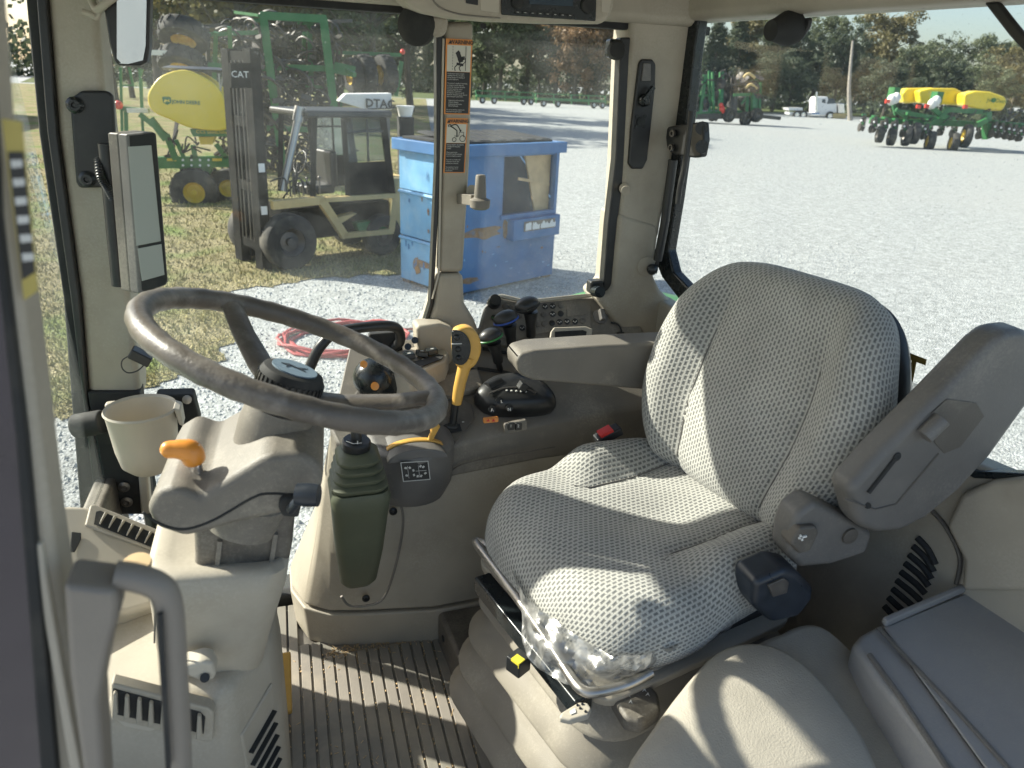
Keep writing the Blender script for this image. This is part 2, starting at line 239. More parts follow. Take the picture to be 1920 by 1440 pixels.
# ------------------------------------------------------------------ mesh helpers
def crom(P, k=6, closed=False):
    P = [V(p) for p in P]; out = []; n = len(P)
    for i in range(n if closed else n-1):
        p0 = P[i-1] if (closed or i) else P[0]; p1 = P[i]; p2 = P[(i+1) % n]; p3 = P[(i+2) % n] if (closed or i+2 < n) else P[-1]
        for j in range(k):
            t = j/k; out.append(.5*((2*p1)+(p2-p0)*t+(2*p0-5*p1+4*p2-p3)*t*t+(3*p1-p0-3*p2+p3)*t**3))
    if not closed: out.append(P[-1])
    return out
class B:
    def __init__(s): s.v = []; s.f = []; s.uv = None
    def add(s, vs, fs): o = len(s.v); s.v += [V(p) for p in vs]; s.f += [tuple(i+o for i in f) for f in fs]; return s
    def box(s, c, d, rot=None):
        c = V(c); h = [x/2 for x in d]; vs = []
        for k in range(8):
            p = V((h[0]*(1 if k & 1 else -1), h[1]*(1 if k & 2 else -1), h[2]*(1 if k & 4 else -1)))
            if rot is not None: p = rot @ p
            vs.append(c+p)
        return s.add(vs, [(0, 2, 3, 1), (4, 5, 7, 6), (0, 1, 5, 4), (2, 6, 7, 3), (0, 4, 6, 2), (1, 3, 7, 5)])
    def beam(s, a, b, w, h=None, up=(0, 0, 1)):           # square bar from a to b
        a, b = V(a), V(b); h = h or w; d = (b-a).normalized(); u = V(up)
        if abs(d.dot(u)) > .95: u = V((1, 0, 0))
        x = d.cross(u).normalized(); y = x.cross(d)
        vs = [p+x*(w/2*i)+y*(h/2*j) for p in (a, b) for i, j in ((-1, -1), (1, -1), (1, 1), (-1, 1))]
        return s.add(vs, [(3, 2, 1, 0), (4, 5, 6, 7), (0, 1, 5, 4), (1, 2, 6, 5), (2, 3, 7, 6), (3, 0, 4, 7)])
    def loft(s, rings, cap=True):
        n = len(rings[0]); vs = [p for r in rings for p in r]; fs = []
        for i in range(len(rings)-1):
            for j in range(n): k = (j+1) % n; fs.append((i*n+j, i*n+k, (i+1)*n+k, (i+1)*n+j))
        if cap: fs.append(tuple(range(n-1, -1, -1))); fs.append(tuple(range((len(rings)-1)*n, len(rings)*n)))
        return s.add(vs, fs)
    def tube(s, P, r, n=10, closed=False):
        P = [V(p) for p in P]; m = len(P); rr = r if isinstance(r, (list, tuple)) else [r]*m; rings = []
        t0 = (P[1]-P[0]).normalized(); u = t0.orthogonal().normalized()
        for i in range(m):
            if closed: t = (P[(i+1) % m]-P[i-1]).normalized()
            else: t = (P[min(i+1, m-1)]-P[max(i-1, 0)]).normalized()
            u = (u-t*u.dot(t)).normalized(); w = t.cross(u)
            rings.append([P[i]+(u*math.cos(2*math.pi*j/n)+w*math.sin(2*math.pi*j/n))*rr[i] for j in range(n)])
        if not closed: return s.loft(rings)
        vs = [p for q in rings for p in q]; fs = []
        # align the last ring with the first
        best = min(range(n), key=lambda k: (rings[-1][0]-rings[0][k]).length)
        for i in range(m):
            sh = best if i == m-1 else 0
            for j in range(n): k = (j+1) % n; a = (i+1) % m; fs.append((i*n+j, i*n+k, a*n+(k+sh) % n, a*n+(j+sh) % n))
        return s.add(vs, fs)
    def cyl(s, a, b, r, r2=None, n=16): return s.tube([a, b], [r, r if r2 is None else r2], n)
    def lathe(s, prof, o, ax=(0, 0, 1), n=24, cap=True):
        o = V(o); ax = V(ax).normalized(); u = ax.orthogonal().normalized(); w = ax.cross(u)
        return s.loft([[o+ax*z+(u*math.cos(2*math.pi*j/n)+w*math.sin(2*math.pi*j/n))*max(r, 1e-4) for j in range(n)] for r, z in prof], cap)
    def prism(s, poly, ext):
        n = len(poly); poly = [V(p) for p in poly]; ext = V(ext)
        nor = V((0, 0, 0))
        for i in range(n): nor += poly[i].cross(poly[(i+1) % n])
        if nor.dot(ext) > 0: poly = poly[::-1]
        vs = poly+[p+ext for p in poly]
        return s.add(vs, [tuple(range(n)), tuple(range(2*n-1, n-1, -1))]+[((i+1) % n, i, n+i, n+(i+1) % n) for i in range(n)])
    def ball(s, c, r, nu=16, nv=10, rot=None):
        c = V(c); r = (r, r, r) if not isinstance(r, (tuple, list)) else r; vs = []; fs = []
        for i in range(nv+1):
            a = math.pi*i/nv
            for j in range(nu):
                b = 2*math.pi*j/nu; p = V((r[0]*math.sin(a)*math.cos(b), r[1]*math.sin(a)*math.sin(b), r[2]*math.cos(a)))
                vs.append(c+(rot @ p if rot is not None else p))
        for i in range(nv):
            for j in range(nu): fs.append((i*nu+j, (i+1)*nu+j, (i+1)*nu+(j+1) % nu, i*nu+(j+1) % nu))
        return s.add(vs, fs)
    def strip(s, P, Q):                                     # ruled sheet between two polylines
        n = len(P); return s.add(list(P)+list(Q), [(i, i+1, n+i+1, n+i) for i in range(n-1)])
    def done(s, name, m, par=None, bev=0, seg=3, sub=0, local=False, ang=38, smooth=True, solid=0, kind=None, label=None):
        me = bpy.data.meshes.new(name)
        vs = s.v
        if par is not None and not local:
            rt = par
            while rt.parent: rt = rt.parent
            inv = rt_inv(rt); vs = [inv @ p for p in vs]
        me.from_pydata([tuple(p) for p in vs], [], s.f); me.validate(); me.update()
        bm = bmesh.new(); bm.from_mesh(me); bmesh.ops.remove_doubles(bm, verts=bm.verts, dist=1e-5)
        if s.uv is None: bmesh.ops.recalc_face_normals(bm, faces=bm.faces)
        bm.to_mesh(me); bm.free()
        if smooth:
            for p in me.polygons: p.use_smooth = True
            me.set_sharp_from_angle(angle=R(ang))
        if m: me.materials.append(M[m] if isinstance(m, str) else m)
        o = bpy.data.objects.new(name, me); COL.objects.link(o)
        if par is not None: o.parent = par
        if solid: q = o.modifiers.new('s', 'SOLIDIFY'); q.thickness = solid; q.offset = 0
        if bev:
            q = o.modifiers.new('b', 'BEVEL'); q.width = bev; q.segments = seg; q.limit_method = 'ANGLE'; q.angle_limit = R(32); q.harden_normals = True
            for p in me.polygons: p.use_smooth = True
            me.set_sharp_from_angle(angle=R(180))
        if sub: q = o.modifiers.new('u', 'SUBSURF'); q.levels = sub; q.render_levels = sub
        if kind: o['kind'] = kind
        if label: o['label'] = label
        return o
_inv = {}
def rt_inv(o):
    if o.name not in _inv: _inv[o.name] = (Matrix.Translation(o.location) @ o.rotation_euler.to_matrix().to_4x4()).inverted()
    return _inv[o.name]
def thing(name, label, cat, loc=(0, 0, 0), rz=0, group=None):
    o = bpy.data.objects.new(name, None); COL.objects.link(o); o.empty_display_size = .1
    o.location = loc; o.rotation_euler = (0, 0, rz); o['label'] = label; o['category'] = cat
    if group: o['group'] = group
    return o
def tag(o, label, cat, group=None):
    o['label'] = label; o['category'] = cat
    if group: o['group'] = group
    return o
def copy_thing(o, loc, rz, label, parent=None, scale=None):
    c = o.copy(); COL.objects.link(c); c.parent = parent
    if parent is None:
        c.location = loc; c.rotation_euler = (0, 0, rz); c['label'] = label
        if scale: c.scale = scale
    for ch in list(o.children): copy_thing(ch, None, None, None, c)
    return c
def ring2(w, h, r, n=5):                                    # rounded rectangle outline
    out = []
    for cx, cy, a0 in ((w/2-r, h/2-r, 0), (-w/2+r, h/2-r, 90), (-w/2+r, -h/2+r, 180), (w/2-r, -h/2+r, 270)):
        for i in range(n+1): a = R(a0+90*i/n); out.append((cx+r*math.cos(a), cy+r*math.sin(a)))
    return out
def text(body, size, o, xd, yd, m, par, name='lettering', ext=.0006, align='CENTER', sx=1.0, bold=0.0):
    cu = bpy.data.curves.new(name, 'FONT'); cu.body = body; cu.size = size; cu.align_x = align; cu.align_y = 'CENTER'; cu.extrude = ext; cu.offset = bold
    cu.resolution_u = 2
    to = bpy.data.objects.new('t', cu); me0 = to.to_mesh(); b = B()
    o = V(o); xd = V(xd).normalized(); yd = V(yd).normalized(); zd = xd.cross(yd)
    b.add([o+xd*(p.co.x*sx)+yd*p.co.y+zd*p.co.z for p in me0.vertices], [tuple(p.vertices) for p in me0.polygons])
    to.to_mesh_clear(); bpy.data.objects.remove(to); bpy.data.curves.remove(cu)
    return b.done(name, m, par, smooth=False)
# ================================================================== the yard
def sheet(name, poly, m, kind='structure', z=0):
    b = B(); b.add([(p[0], p[1], z) for p in poly], [tuple(range(len(poly)))]); o = b.done(name, m, None, smooth=False); o['kind'] = kind; return o
sheet('ground', [(-700, -700), (700, -700), (700, 700), (-700, 700)], 'gravel', z=GZ)
# rough grass left of the bin, uneven edge against the gravel
edge = [onz(x, y, GZ) for x, y in pts('-400,900 60,800 200,765 290,724 350,700 410,672 432,640 440,600 425,572 436,549 520,535 610,522 700,517 770,512')]
edge = crom([V((p.x, p.y, 0)) for p in edge], 5)
edge = [V((p.x+random.uniform(-.09, .09), p.y+random.uniform(-.12, .12), 0)) for p in edge]
gpoly = [(-60, -2)]+[(p.x, p.y) for p in edge]+[(2.6, 13.5), (3.6, 18), (6, 30), (11.5, 60), (20, 106), (-150, 106), (-150, -2)]
sheet('grass_verge', gpoly, 'grass_ground', z=GZ+.012)
sheet('far_lawn', [(18, 108), (60, 108), (140, 82), (170, 60), (300, 60), (300, 250), (-60, 250), (-30, 110)], 'hill_ground', z=GZ+.01)
def inpoly(x, y, P):
    c = False; j = len(P)-1
    for i in range(len(P)):
        if (P[i][1] > y) != (P[j][1] > y) and x < (P[j][0]-P[i][0])*(y-P[i][1])/(P[j][1]-P[i][1])+P[i][0]: c = not c
        j = i
    return c
b = B(); rg = random.Random(3); vs = []; fs = []
n = 0
while n < 26000:
    t = rg.random(); y = 5+t*t*22; x = rg.uniform(-.42*y, .28*y)
    if not inpoly(x, y, gpoly): continue
    n += 1; h = rg.uniform(.02, .075)*(1+(.9 if rg.random() < .05 else 0)); a = rg.random()*6.3; w = .006+.0006*y; l = rg.uniform(0, .05); a2 = rg.random()*6.3
    k = len(vs); vs += [(x-w*math.cos(a), y-w*math.sin(a), GZ+.01), (x+w*math.cos(a), y+w*math.sin(a), GZ+.01), (x+l*math.cos(a2), y+l*math.sin(a2), GZ+.01+h)]; fs.append((k, k+1, k+2))
b.add(vs, fs)
mat('dry_grass', (.33, .29, .13), .8, var=.45, scale=1.3, dirt=(.15, .23, .05), dscale=.7, damt=.95)
b.done('grass', 'dry_grass', None, smooth=False, kind='stuff')['label'] = 'short dry yellow-green grass beside the gravel'
# loose limestone chips near the tractor
vs = []; fs = []; n = 0
while n < 14000:
    t = rg.random(); y = 3.2+t*9; x = rg.uniform(-.36*y, .95*y)
    if inpoly(x, y, gpoly): continue
    n += 1; s = rg.uniform(.009, .026); k = len(vs); q = [rg.uniform(.6, 1.2)*s for _ in range(6)]; a = rg.random()*3
    c, d = math.cos(a), math.sin(a)
    vs += [(x+c*q[0], y+d*q[0], GZ), (x-d*q[1], y+c*q[1], GZ+.003), (x-c*q[2], y-d*q[2], GZ), (x+d*q[3], y-c*q[3], GZ+.003), (x+q[4]*.3, y, GZ+q[5]*.9)]
    fs += [(k, k+1, k+4), (k+1, k+2, k+4), (k+2, k+3, k+4), (k+3, k, k+4)]
b = B(); b.add(vs, fs)
mat('chip', (.40, .415, .405), .85, var=.3, scale=14)
b.done('gravel_chips', 'chip', None, smooth=False, kind='stuff')['label'] = 'loose pale limestone gravel chips'

# ------------------------------------------------------------------ wheels used by the machines
def wheel(par, c, ax, r, w, rim='rim_yellow', rr=.55, lug=0, sub=True):
    c = V(c); ax = V(ax).normalized(); b = B()
    b.lathe([(r*rr, -w*.46), (r*.8, -w*.5), (r*.95, -w*.44), (r, -w*.3), (r, w*.3), (r*.95, w*.44), (r*.8, w*.5), (r*rr, w*.46), (r*rr, -w*.46)], c, ax, 28, False)
    if lug:
        u = ax.orthogonal().normalized(); q = ax.cross(u)
        for k in range(lug):
            for sg in (-1, 1):
                a = 2*math.pi*(k+.5*(sg > 0))/lug; d = u*math.cos(a)+q*math.sin(a); tq = ax.cross(d)
                p = c+d*(r*1.012)+ax*(sg*w*.2); b.beam(p-ax*(w*.2)-tq*sg*r*.07, p+ax*(w*.2)+tq*sg*r*.07, r*.045, r*.05, up=d)
    t = b.done('tyre', 'rubber', par)
    b = B(); b.lathe([(r*rr, -w*.4), (r*rr*.92, -w*.3), (r*rr*.7, -w*.1), (r*rr*.3, -w*.12), (r*rr*.28, -w*.3), (.001, -w*.3)], c, ax, 24, False)
    b.lathe([(r*rr, w*.4), (r*rr*.92, w*.3), (r*rr*.7, w*.1), (r*rr*.3, w*.12), (r*rr*.28, w*.3), (.001, w*.3)], c, ax, 24, False)
    b.done('rim', rim, t if sub else par)
    return t

# ------------------------------------------------------------------ blue dumpster
D0 = V((2.12, 9.42, GZ)); dx = V((.885, .465, 0)).normalized(); dy = V((-dx.y, dx.x, 0)); UP = V((0, 0, 1))
T = thing('dumpster', 'large blue steel dumpster with open side door beyond the side window', 'dumpster', D0+dx*1.05+dy*.7)
def dp(a, c, z): return D0+dx*a+dy*c+UP*z
DW, DD, DH = 2.06, 1.15, 2.0
rot = Matrix((dx, dy, UP)).transposed()
op = (.92, 1.96, 1.05, 1.84)                              # door opening in the front: a0,a1,z0,z1
b = B()
for a0, a1, z0, z1 in ((0, op[0], .04, DH), (op[1], DW, .04, DH), (op[0], op[1], .04, op[2]), (op[0], op[1], op[3], DH)):
    b.box(dp((a0+a1)/2, .02, (z0+z1)/2), (a1-a0, .04, z1-z0), rot)
fr = b.done('front_wall', 'dump_blue', T)
b = B(); b.box(dp((op[0]+op[1])/2, -.015, op[2]-.03), (op[1]-op[0]+.1, .05, .06), rot); b.box(dp(op[1]+.03, -.012, 1.45), (.05, .045, .85), rot); b.done('door_frame', 'dump_blue', fr, bev=.006)
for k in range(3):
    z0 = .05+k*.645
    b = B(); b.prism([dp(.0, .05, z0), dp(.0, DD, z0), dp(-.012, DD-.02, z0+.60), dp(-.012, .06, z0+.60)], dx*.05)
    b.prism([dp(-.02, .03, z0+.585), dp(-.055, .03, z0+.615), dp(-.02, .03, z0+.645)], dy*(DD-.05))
    b.done('side_panel', 'dump_sunlit_scraped', T, bev=.008)
b = B(); b.box(dp(DW-.02, DD/2+.03, DH/2), (.04, DD-.06, DH-.08), rot); b.done('side_wall', 'dump_blue', T)
b = B(); b.box(dp(DW/2, DD-.02, DH/2), (DW-.1, .04, DH-.1), rot); b.box(dp(DW/2, DD/2, .06), (DW-.1, DD-.1, .04), rot); b.done('back_wall', 'dump_blue', T)
b = B()
b.box(dp(DW/2, -.03, DH-.06), (DW+.14, .09, .15), rot); b.box(dp(DW/2, DD+.03, DH-.06), (DW+.14, .09, .15), rot)
b.box(dp(-.04, DD/2, DH-.06), (.09, DD-.06, .146), rot); b.box(dp(DW+.04, DD/2, DH-.06), (.09, DD-.06, .146), rot)
b.done('top_rim', 'dump_blue', T, bev=.008)
for k in range(6):
    a = .22+k*.3; b = B()
    b.prism([dp(a, .1, DH+.03), dp(a+.05, .1, DH+.055), dp(a+.22, .1, DH+.055), dp(a+.27, .1, DH+.03)], dy*(DD-.2)+UP*.06); b.done('lid_rib', 'black_matte', T, bev=.01)
b = B(); b.box(dp(DW/2-.05, DD/2, DH+.03), (DW-.15, DD-.1, .03), rot); b.done('lid', 'black_matte', T)
b = B(); b.prism([dp(1.72, .10, .95), dp(1.98, .10, .95), dp(1.98, .10, 1.9), dp(1.42, .10, 1.9)], dy*.03); b.done('plywood_sheet', 'plywood', T)
b = B(); b.prism([dp(1.30, .085, 1.50), dp(1.97, .085, 1.38), dp(1.97, .085, 1.43), dp(1.30, .085, 1.54)], dy*.012); b.done('batten', 'plywood', T)
b = B(); b.box(dp(1.52, -.07, .84), (.98, .14, .30), rot); pk = b.done('fork_pocket', 'dump_blue', T, bev=.012)
def bloom(o, e1, e2, n_, w, h, seed, name='rust_patch', m='rust'):
    r = random.Random(seed); b = B(); P = []
    for i in range(13): a = 2*math.pi*i/13; k = r.uniform(.6, 1.05); P.append(o+e1*(w*k*math.cos(a))+e2*(h*k*math.sin(a))+n_*.003)
    P = crom(P, 3, True)
    b.prism(P, n_*.001); b.done(name, m, T, smooth=False)
bloom(dp(.55, 0, .84), dx, UP, -dy, .42, .10, 1); bloom(dp(1.0, 0, .86), dx, UP, -dy, .07, .17, 2); bloom(dp(.3, 0, .2), dx, UP, -dy, .25, .05, 3)
bloom(dp(-.012, .62, .36), dy, UP, -dx, .22, .07, 4); bloom(dp(-.012, .75, .30), dy, UP, -dx, .1, .12, 5); bloom(dp(-.012, .2, .12), dy, UP, -dx, .12, .05, 6)
for k in range(16):
    r_ = random.Random(k+40); bloom(dp(r_.uniform(.1, 2.0), 0, r_.uniform(.15, 1.0)), dx, UP, -dy, r_.uniform(.01, .05), r_.uniform(.005, .025), k+60, 'scrape', r_.choice(('rust', 'dump_sunlit_scraped', 'dump_sunlit_scraped')))
    bloom(dp(-.013, r_.uniform(.1, 1.1), r_.uniform(.15, 1.7)), dy, UP, -dx, r_.uniform(.008, .03), r_.uniform(.02, .07), k+90, 'scrape', r_.choice(('rust', 'dump_blue', 'dump_blue')))
b = B(); b.box(dp(1.56, -.144, .88), (.66, .006, .14), rot); b.done('sticker_ground', 'steel_dark', pk)
b = B(); rz = random.Random(5); a = 1.26
for wdt in (.12, .03, .12, .1, .12, .1):
    top = [(a+wdt*i/4, .88+rz.uniform(.0, .06)) for i in range(5)]
    b.prism([dp(a, -.149, .825)]+[dp(p, -.149, q) for p, q in top]+[dp(a+wdt, -.149, .825)], dy*.002); a += wdt+rz.choice((.0, .012, .025))
b.done('torn_letters', 'white', pk, smooth=False)
for a, c in ((.1, .1), (DW-.1, .1), (.1, DD-.1), (DW-.1, DD-.1)):
    b = B(); b.box(dp(a, c, .02), (.16, .16, .045), rot); b.done('foot', 'rust', T)

# ------------------------------------------------------------------ forklift
F0 = V((-.02, 11.35, GZ)); fx = V((.9, .44, 0)).normalized(); fy = V((-fx.y, fx.x, 0)); frot = Matrix((fx, fy, UP)).transposed()
def fp(a, c, z): return F0+fx*a+fy*c+UP*z
T = thing('forklift', 'old black and tan forklift with tall mast parked behind the dumpster', 'forklift', F0+fx*1.0+fy*.6)
for c in (.14, .86):
    b = B(); b.beam(fp(-.30, c, .02), fp(-.20, c, 3.05), .15, .22, up=dy); b.done('mast_channel', 'mast_black', T)
    b = B(); b.beam(fp(-.2, c+(.13 if c < .5 else -.13), .10), fp(-.12, c+(.13 if c < .5 else -.13), 2.75), .09, .12, up=dy); b.done('inner_channel', 'mast_black', T)
for z, k in ((.35, -.29), (1.2, -.26), (2.1, -.23), (2.95, -.2)):
    b = B(); b.box(fp(k, .55, z), (.1, .85, .14), frot); b.done('mast_crossbar', 'mast_black', T)
b = B(); b.box(fp(-.2, .5, 2.55), (.03, .8, .8), frot); b.box(fp(-.22, .5, 1.3), (.02, .72, 2.2), frot); b.prism([ony(x, y, fp(-.3, -.01, 0).y) for x, y in pts('432,118 470,118 472,165 434,165')], fy*.05); pl = b.done('mast_plate', 'mast_black', T)
text('CAT', .115, ony(450, 140, fp(-.3, -.02, 0).y), (1, 0, 0), (0, 0, 1), 'white', pl)
for z, c in ((.9, .3), (1.5, .18), (.55, .22)):
    b = B(); b.box(fp(-.30+.03*z, .02, z), (.09, .012, .12), frot); b.done('sticker', 'white', T)
for c in (.3, .42, .58, .7):
    b = B(); b.tube([fp(-.33, c, .4), fp(-.25, c, 2.9)], .014, 6); b.done('lift_chain' if c in (.3, .7) else 'mast_hose', 'steel_dark', T)
for k in range(6):
    p0 = fp(.1+.1*k, .02, 1.1); b = B(); b.tube(crom([p0, p0+V((rz.uniform(-.15, .1), 0, rz.uniform(.1, .3))), p0+V((rz.uniform(-.3, .1), .1, rz.uniform(-.1, .2)))], 5), .014, 6); b.done('hydraulic_hose', 'black', T)
wheel(T, fp(.05, -.02, .42), fy, .42, .3, 'steel_dark', .5, 0); wheel(T, fp(.05, 1.1, .42), fy, .42, .3, 'steel_dark', .5, 0)
wheel(T, fp(1.75, .05, .34), fy, .34, .25, 'steel_dark', .5, 0); wheel(T, fp(1.75, 1.05, .34), fy, .34, .25, 'steel_dark', .5, 0)
b = B(); b.box(fp(1.2, .55, .62), (2.1, .82, .5), frot); b.done('chassis', 'mast_black', T, bev=.04)
b = B(); b.box(fp(2.25, .55, .75), (.55, 1.05, .95), frot); b.done('counterweight', 'tan_paint', T, bev=.1)
b = B(); b.beam(fp(-.18, -.05, .98), fp(.62, -.05, 1.0), .1, .12); b.beam(fp(.6, -.05, 1.02), fp(1.0, -.05, .40), .1, .12); b.beam(fp(.97, -.05, .42), fp(1.9, -.05, .40), .1, .08)
b.beam(fp(.65, -.05, 1.0), fp(2.0, -.05, .98), .1, .07); b.beam(fp(1.88, -.05, .4), fp(1.98, -.05, 1.0), .1, .1)
b.done('side_frame', 'tan_paint', T)
b = B(); b.prism([fp(.85, -.03, .7), fp(1.25, -.03, .74), fp(.9, -.03, .58)], fy*.3); b.done('step', 'tan_paint', T)
b = B(); b.prism([fp(1.3, .0, .44), fp(1.85, .0, .44), fp(1.75, .0, .6), fp(1.25, .0, .58)], fy*.35); b.done('green_crate', 'jd_green_far', T)
for c in (.0, 1.05):
    b = B(); b.beam(fp(.5, c, 1.0), fp(.62, c, 2.2), .08); b.done('front_post', 'mast_black', T)
    b = B(); b.beam(fp(1.95, c, 1.0), fp(1.8, c, 2.18), .1); b.done('rear_post', 'mast_black', T)
    b = B(); b.beam(fp(1.12, c, 1.0), fp(1.1, c, 2.18), .08); b.done('door_post', 'mast_black', T)
    b = B(); b.box(fp(1.52, c, 1.27), (.8, .03, .5), frot); b.done('door_panel', 'mast_black', T)
    b = B(); b.box(fp(1.48, c, 1.86), (.68, .012, .66), frot); b.done('window', 'glass_far', T)
    b = B(); b.beam(fp(1.14, c-.02, 1.98), fp(1.84, c-.02, 1.98), .03); b.beam(fp(1.5, c-.02, 1.53), fp(1.5, c-.02, 2.16), .03); b.done('window_bar', 'black', T)
b = B(); b.box(fp(1.2, .53, 2.23), (1.5, 1.2, .1), frot); b.done('roof_guard', 'black', T, bev=.04)
b = B(); b.cyl(fp(.08, .1, 1.15), fp(.42, .1, 2.2), .055); b.cyl(fp(.39, .1, 2.12), fp(.45, .1, 2.32), .075); b.done('tilt_cylinder', 'steel', T)
b = B(); b.box(fp(.8, .5, 1.1), (.5, .5, .14), frot); b.box(fp(1.05, .5, 1.4), (.12, .5, .55), frot); b.done('seat', 'black', T, bev=.04)
b = B(); b.tube([fp(.45, .5, 1.05), fp(.58, .5, 1.5)], .03); b.tube([fp(.6+.16*math.cos(a)*.4, .5+.17*math.sin(a), 1.5+.16*math.cos(a)) for a in [i*math.pi/8 for i in range(17)]], .014); b.done('steering_wheel', 'black', T)
for k in range(8):
    a = .2+k*.07; b = B(); b.tube([fp(a, .1, 1.06), fp(a, .1, 1.25+.04*math.sin(k*2))], .012, 6); b.ball(fp(a, .1, 1.27+.04*math.sin(k*2)), .025, 8, 6); b.done('control_lever', 'steel_dark', T)

# ------------------------------------------------------------------ seed cart (yellow tank, green frame)
CY = 17.4
T = thing('seed_cart', 'green seed cart with big yellow tank standing on grass', 'farm cart', (-1.6, CY+.9, GZ))
def cp(x, y, d=0): return ony(x, y, CY+d)
tank = crom([cp(x, y) for x, y in pts('277,190 281,168 303,142 345,131 387,147 414,172 424,205 425,243 362,241 318,224 288,210')], 4, True)
b = B(); b.prism(tank, (0, 1.6, 0)); tk = b.done('tank', 'jd_yellow', T, bev=.12, seg=4)
for dd in (.5, 1.05):
    b = B(); b.tube([p+V((0, dd, 0))+(p-cp(352, 190)).normalized()*.004 for p in tank], .012, 6, closed=True); b.done('mould_seam', 'jd_yellow', tk)
b = B(); b.lathe([(.62, 0), (.66, .05), (.5, .1), (.42, .1), (.4, .04), (.01, .04)], cp(360, 136)+V((0, .75, .02)), n=28); b.done('lid', 'black', tk)
lo = cp(338, 191)+V((0, -.012, 0)); text('JOHN DEERE', .095, cp(349, 192)+V((0, -.012, 0)), (1, 0, -.02), (0, 0, 1), 'jd_green', tk, bold=.003)
lo = cp(313, 189); b = B(); b.prism([lo+V((x*.085, -.008, z*.08)) for x, z in ((-1, .8), (-.6, 1), (.6, 1), (1, .8), (.9, -.5), (0, -1), (-.9, -.5))], (0, .004, 0)); b.done('emblem', 'jd_green', tk, smooth=False)
b = B(); b.prism([lo+V((x*.085, -.014, z*.08)) for x, z in ((-.7, -.1), (-.3, .35), (.1, .1), (.6, .5), (.5, .1), (.7, -.4), (.3, -.1), (-.2, -.1), (-.5, -.5))], (0, .004, 0)); b.done('emblem_stag', 'jd_yellow', tk, smooth=False)
b = B(); b.prism([cp(x, y, .1) for x, y in pts('356,243 425,241 425,256 362,256')], (0, 1.4, 0)); hb = b.done('hopper_band', 'jd_green', T)
text('CCS SeedDelivery', .10, cp(393, 248)+V((.1, .07, 0)), (1, 0, 0), (0, 0, 1), 'rim_yellow', hb)
b = B(); b.prism([cp(x, y, .2) for x, y in pts('372,257 402,256 398,271 376,271')], (0, 1.0, 0)); b.done('meter_box', 'rim_yellow', T)
b = B(); b.prism([cp(x, y, .3) for x, y in pts('228,296 434,293 434,313 300,316 228,318')], (0, .18, 0)); bm_ = b.done('frame_beam', 'jd_green', T)
b = B(); b.prism([cp(x, y, 1.3) for x, y in pts('228,296 434,293 434,313 228,318')], (0, .18, 0)); b.done('frame_beam', 'jd_green', T)
for x, y in [(343+i*16, yy) for i in range(4) for yy in (300, 310)]:
    b = B(); b.cyl(cp(x, y, .30), cp(x, y, .27), .025, n=8); b.done('bolt', 'white', bm_)
for x in (322, 407):
    b = B(); b.prism([cp(x-9, 297, .296), cp(x+9, 297, .296), cp(x+9, 302, .296), cp(x-9, 302, .296)], (0, .01, 0)); b.done('reflector', 'rim_yellow', bm_)
for x0, y0, x1, y1, w in ((282, 222, 312, 262, .14), (312, 252, 330, 300, .12), (262, 214, 315, 256, .1), (424, 180, 432, 300, .08), (330, 262, 345, 296, .08), (405, 270, 425, 296, .1), (362, 272, 366, 296, .1)):
    b = B(); b.beam(cp(x0, y0, .35), cp(x1, y1, .35), w); b.done('brace', 'jd_green', T)
wheel(T, cp(365, 360, .25), (0, 1, 0), .50, .34, 'rim_yellow', .45, 18); wheel(T, cp(395, 357, 1.4), (0, 1, 0), .5, .34, 'rim_yellow', .45, 18); wheel(T, cp(428, 352, .6), (0, 1, 0), .42, .28, 'rim_yellow', .45)
b = B(); b.prism([cp(x, y, .4) for x, y in pts('335,314 400,312 392,332 345,334')], (0, .9, 0)); b.done('axle_housing', 'jd_green', T)
# ladder and rails in front of the tank
for x0, y0, x1, y1, w in ((226, 126, 229, 246, .05), (262, 128, 268, 246, .05), (242, 126, 250, 162, .05), (225, 160, 252, 160, .03), (226, 203, 280, 208, .09), (236, 209, 237, 246, .07), (268, 130, 262, 150, .03), (266, 148, 268, 205, .03)):
    b = B(); b.beam(cp(x0, y0, .6), cp(x1, y1, .6), w); b.done('rail', 'jd_green_far', T)
b = B(); b.beam(cp(238, 207, .5), cp(278, 207, .5), .05, .09); b.done('step_plate', 'white', T)
b = B(); b.beam(cp(421, 115, .1), cp(414, 170, .1), .02); b.beam(cp(410, 138, .1), cp(414, 172, .1), .03); b.done('handrail', 'steel', T)
for k in range(14):
    x = 320+rz.random()*110; y = 255+rz.random()*40; b = B(); p = cp(x, y, .32)
    b.tube(crom([p, p+V((rz.uniform(-.2, .2), -.05, rz.uniform(-.1, .2))), p+V((rz.uniform(-.3, .3), .1, rz.uniform(-.35, .1)))], 5), .018, 6); b.done('hose', 'black', T)
b = B(); b.ball(cp(222, 197, .5), .09, 10, 8); b.done('marker_lamp', 'red_light', T)

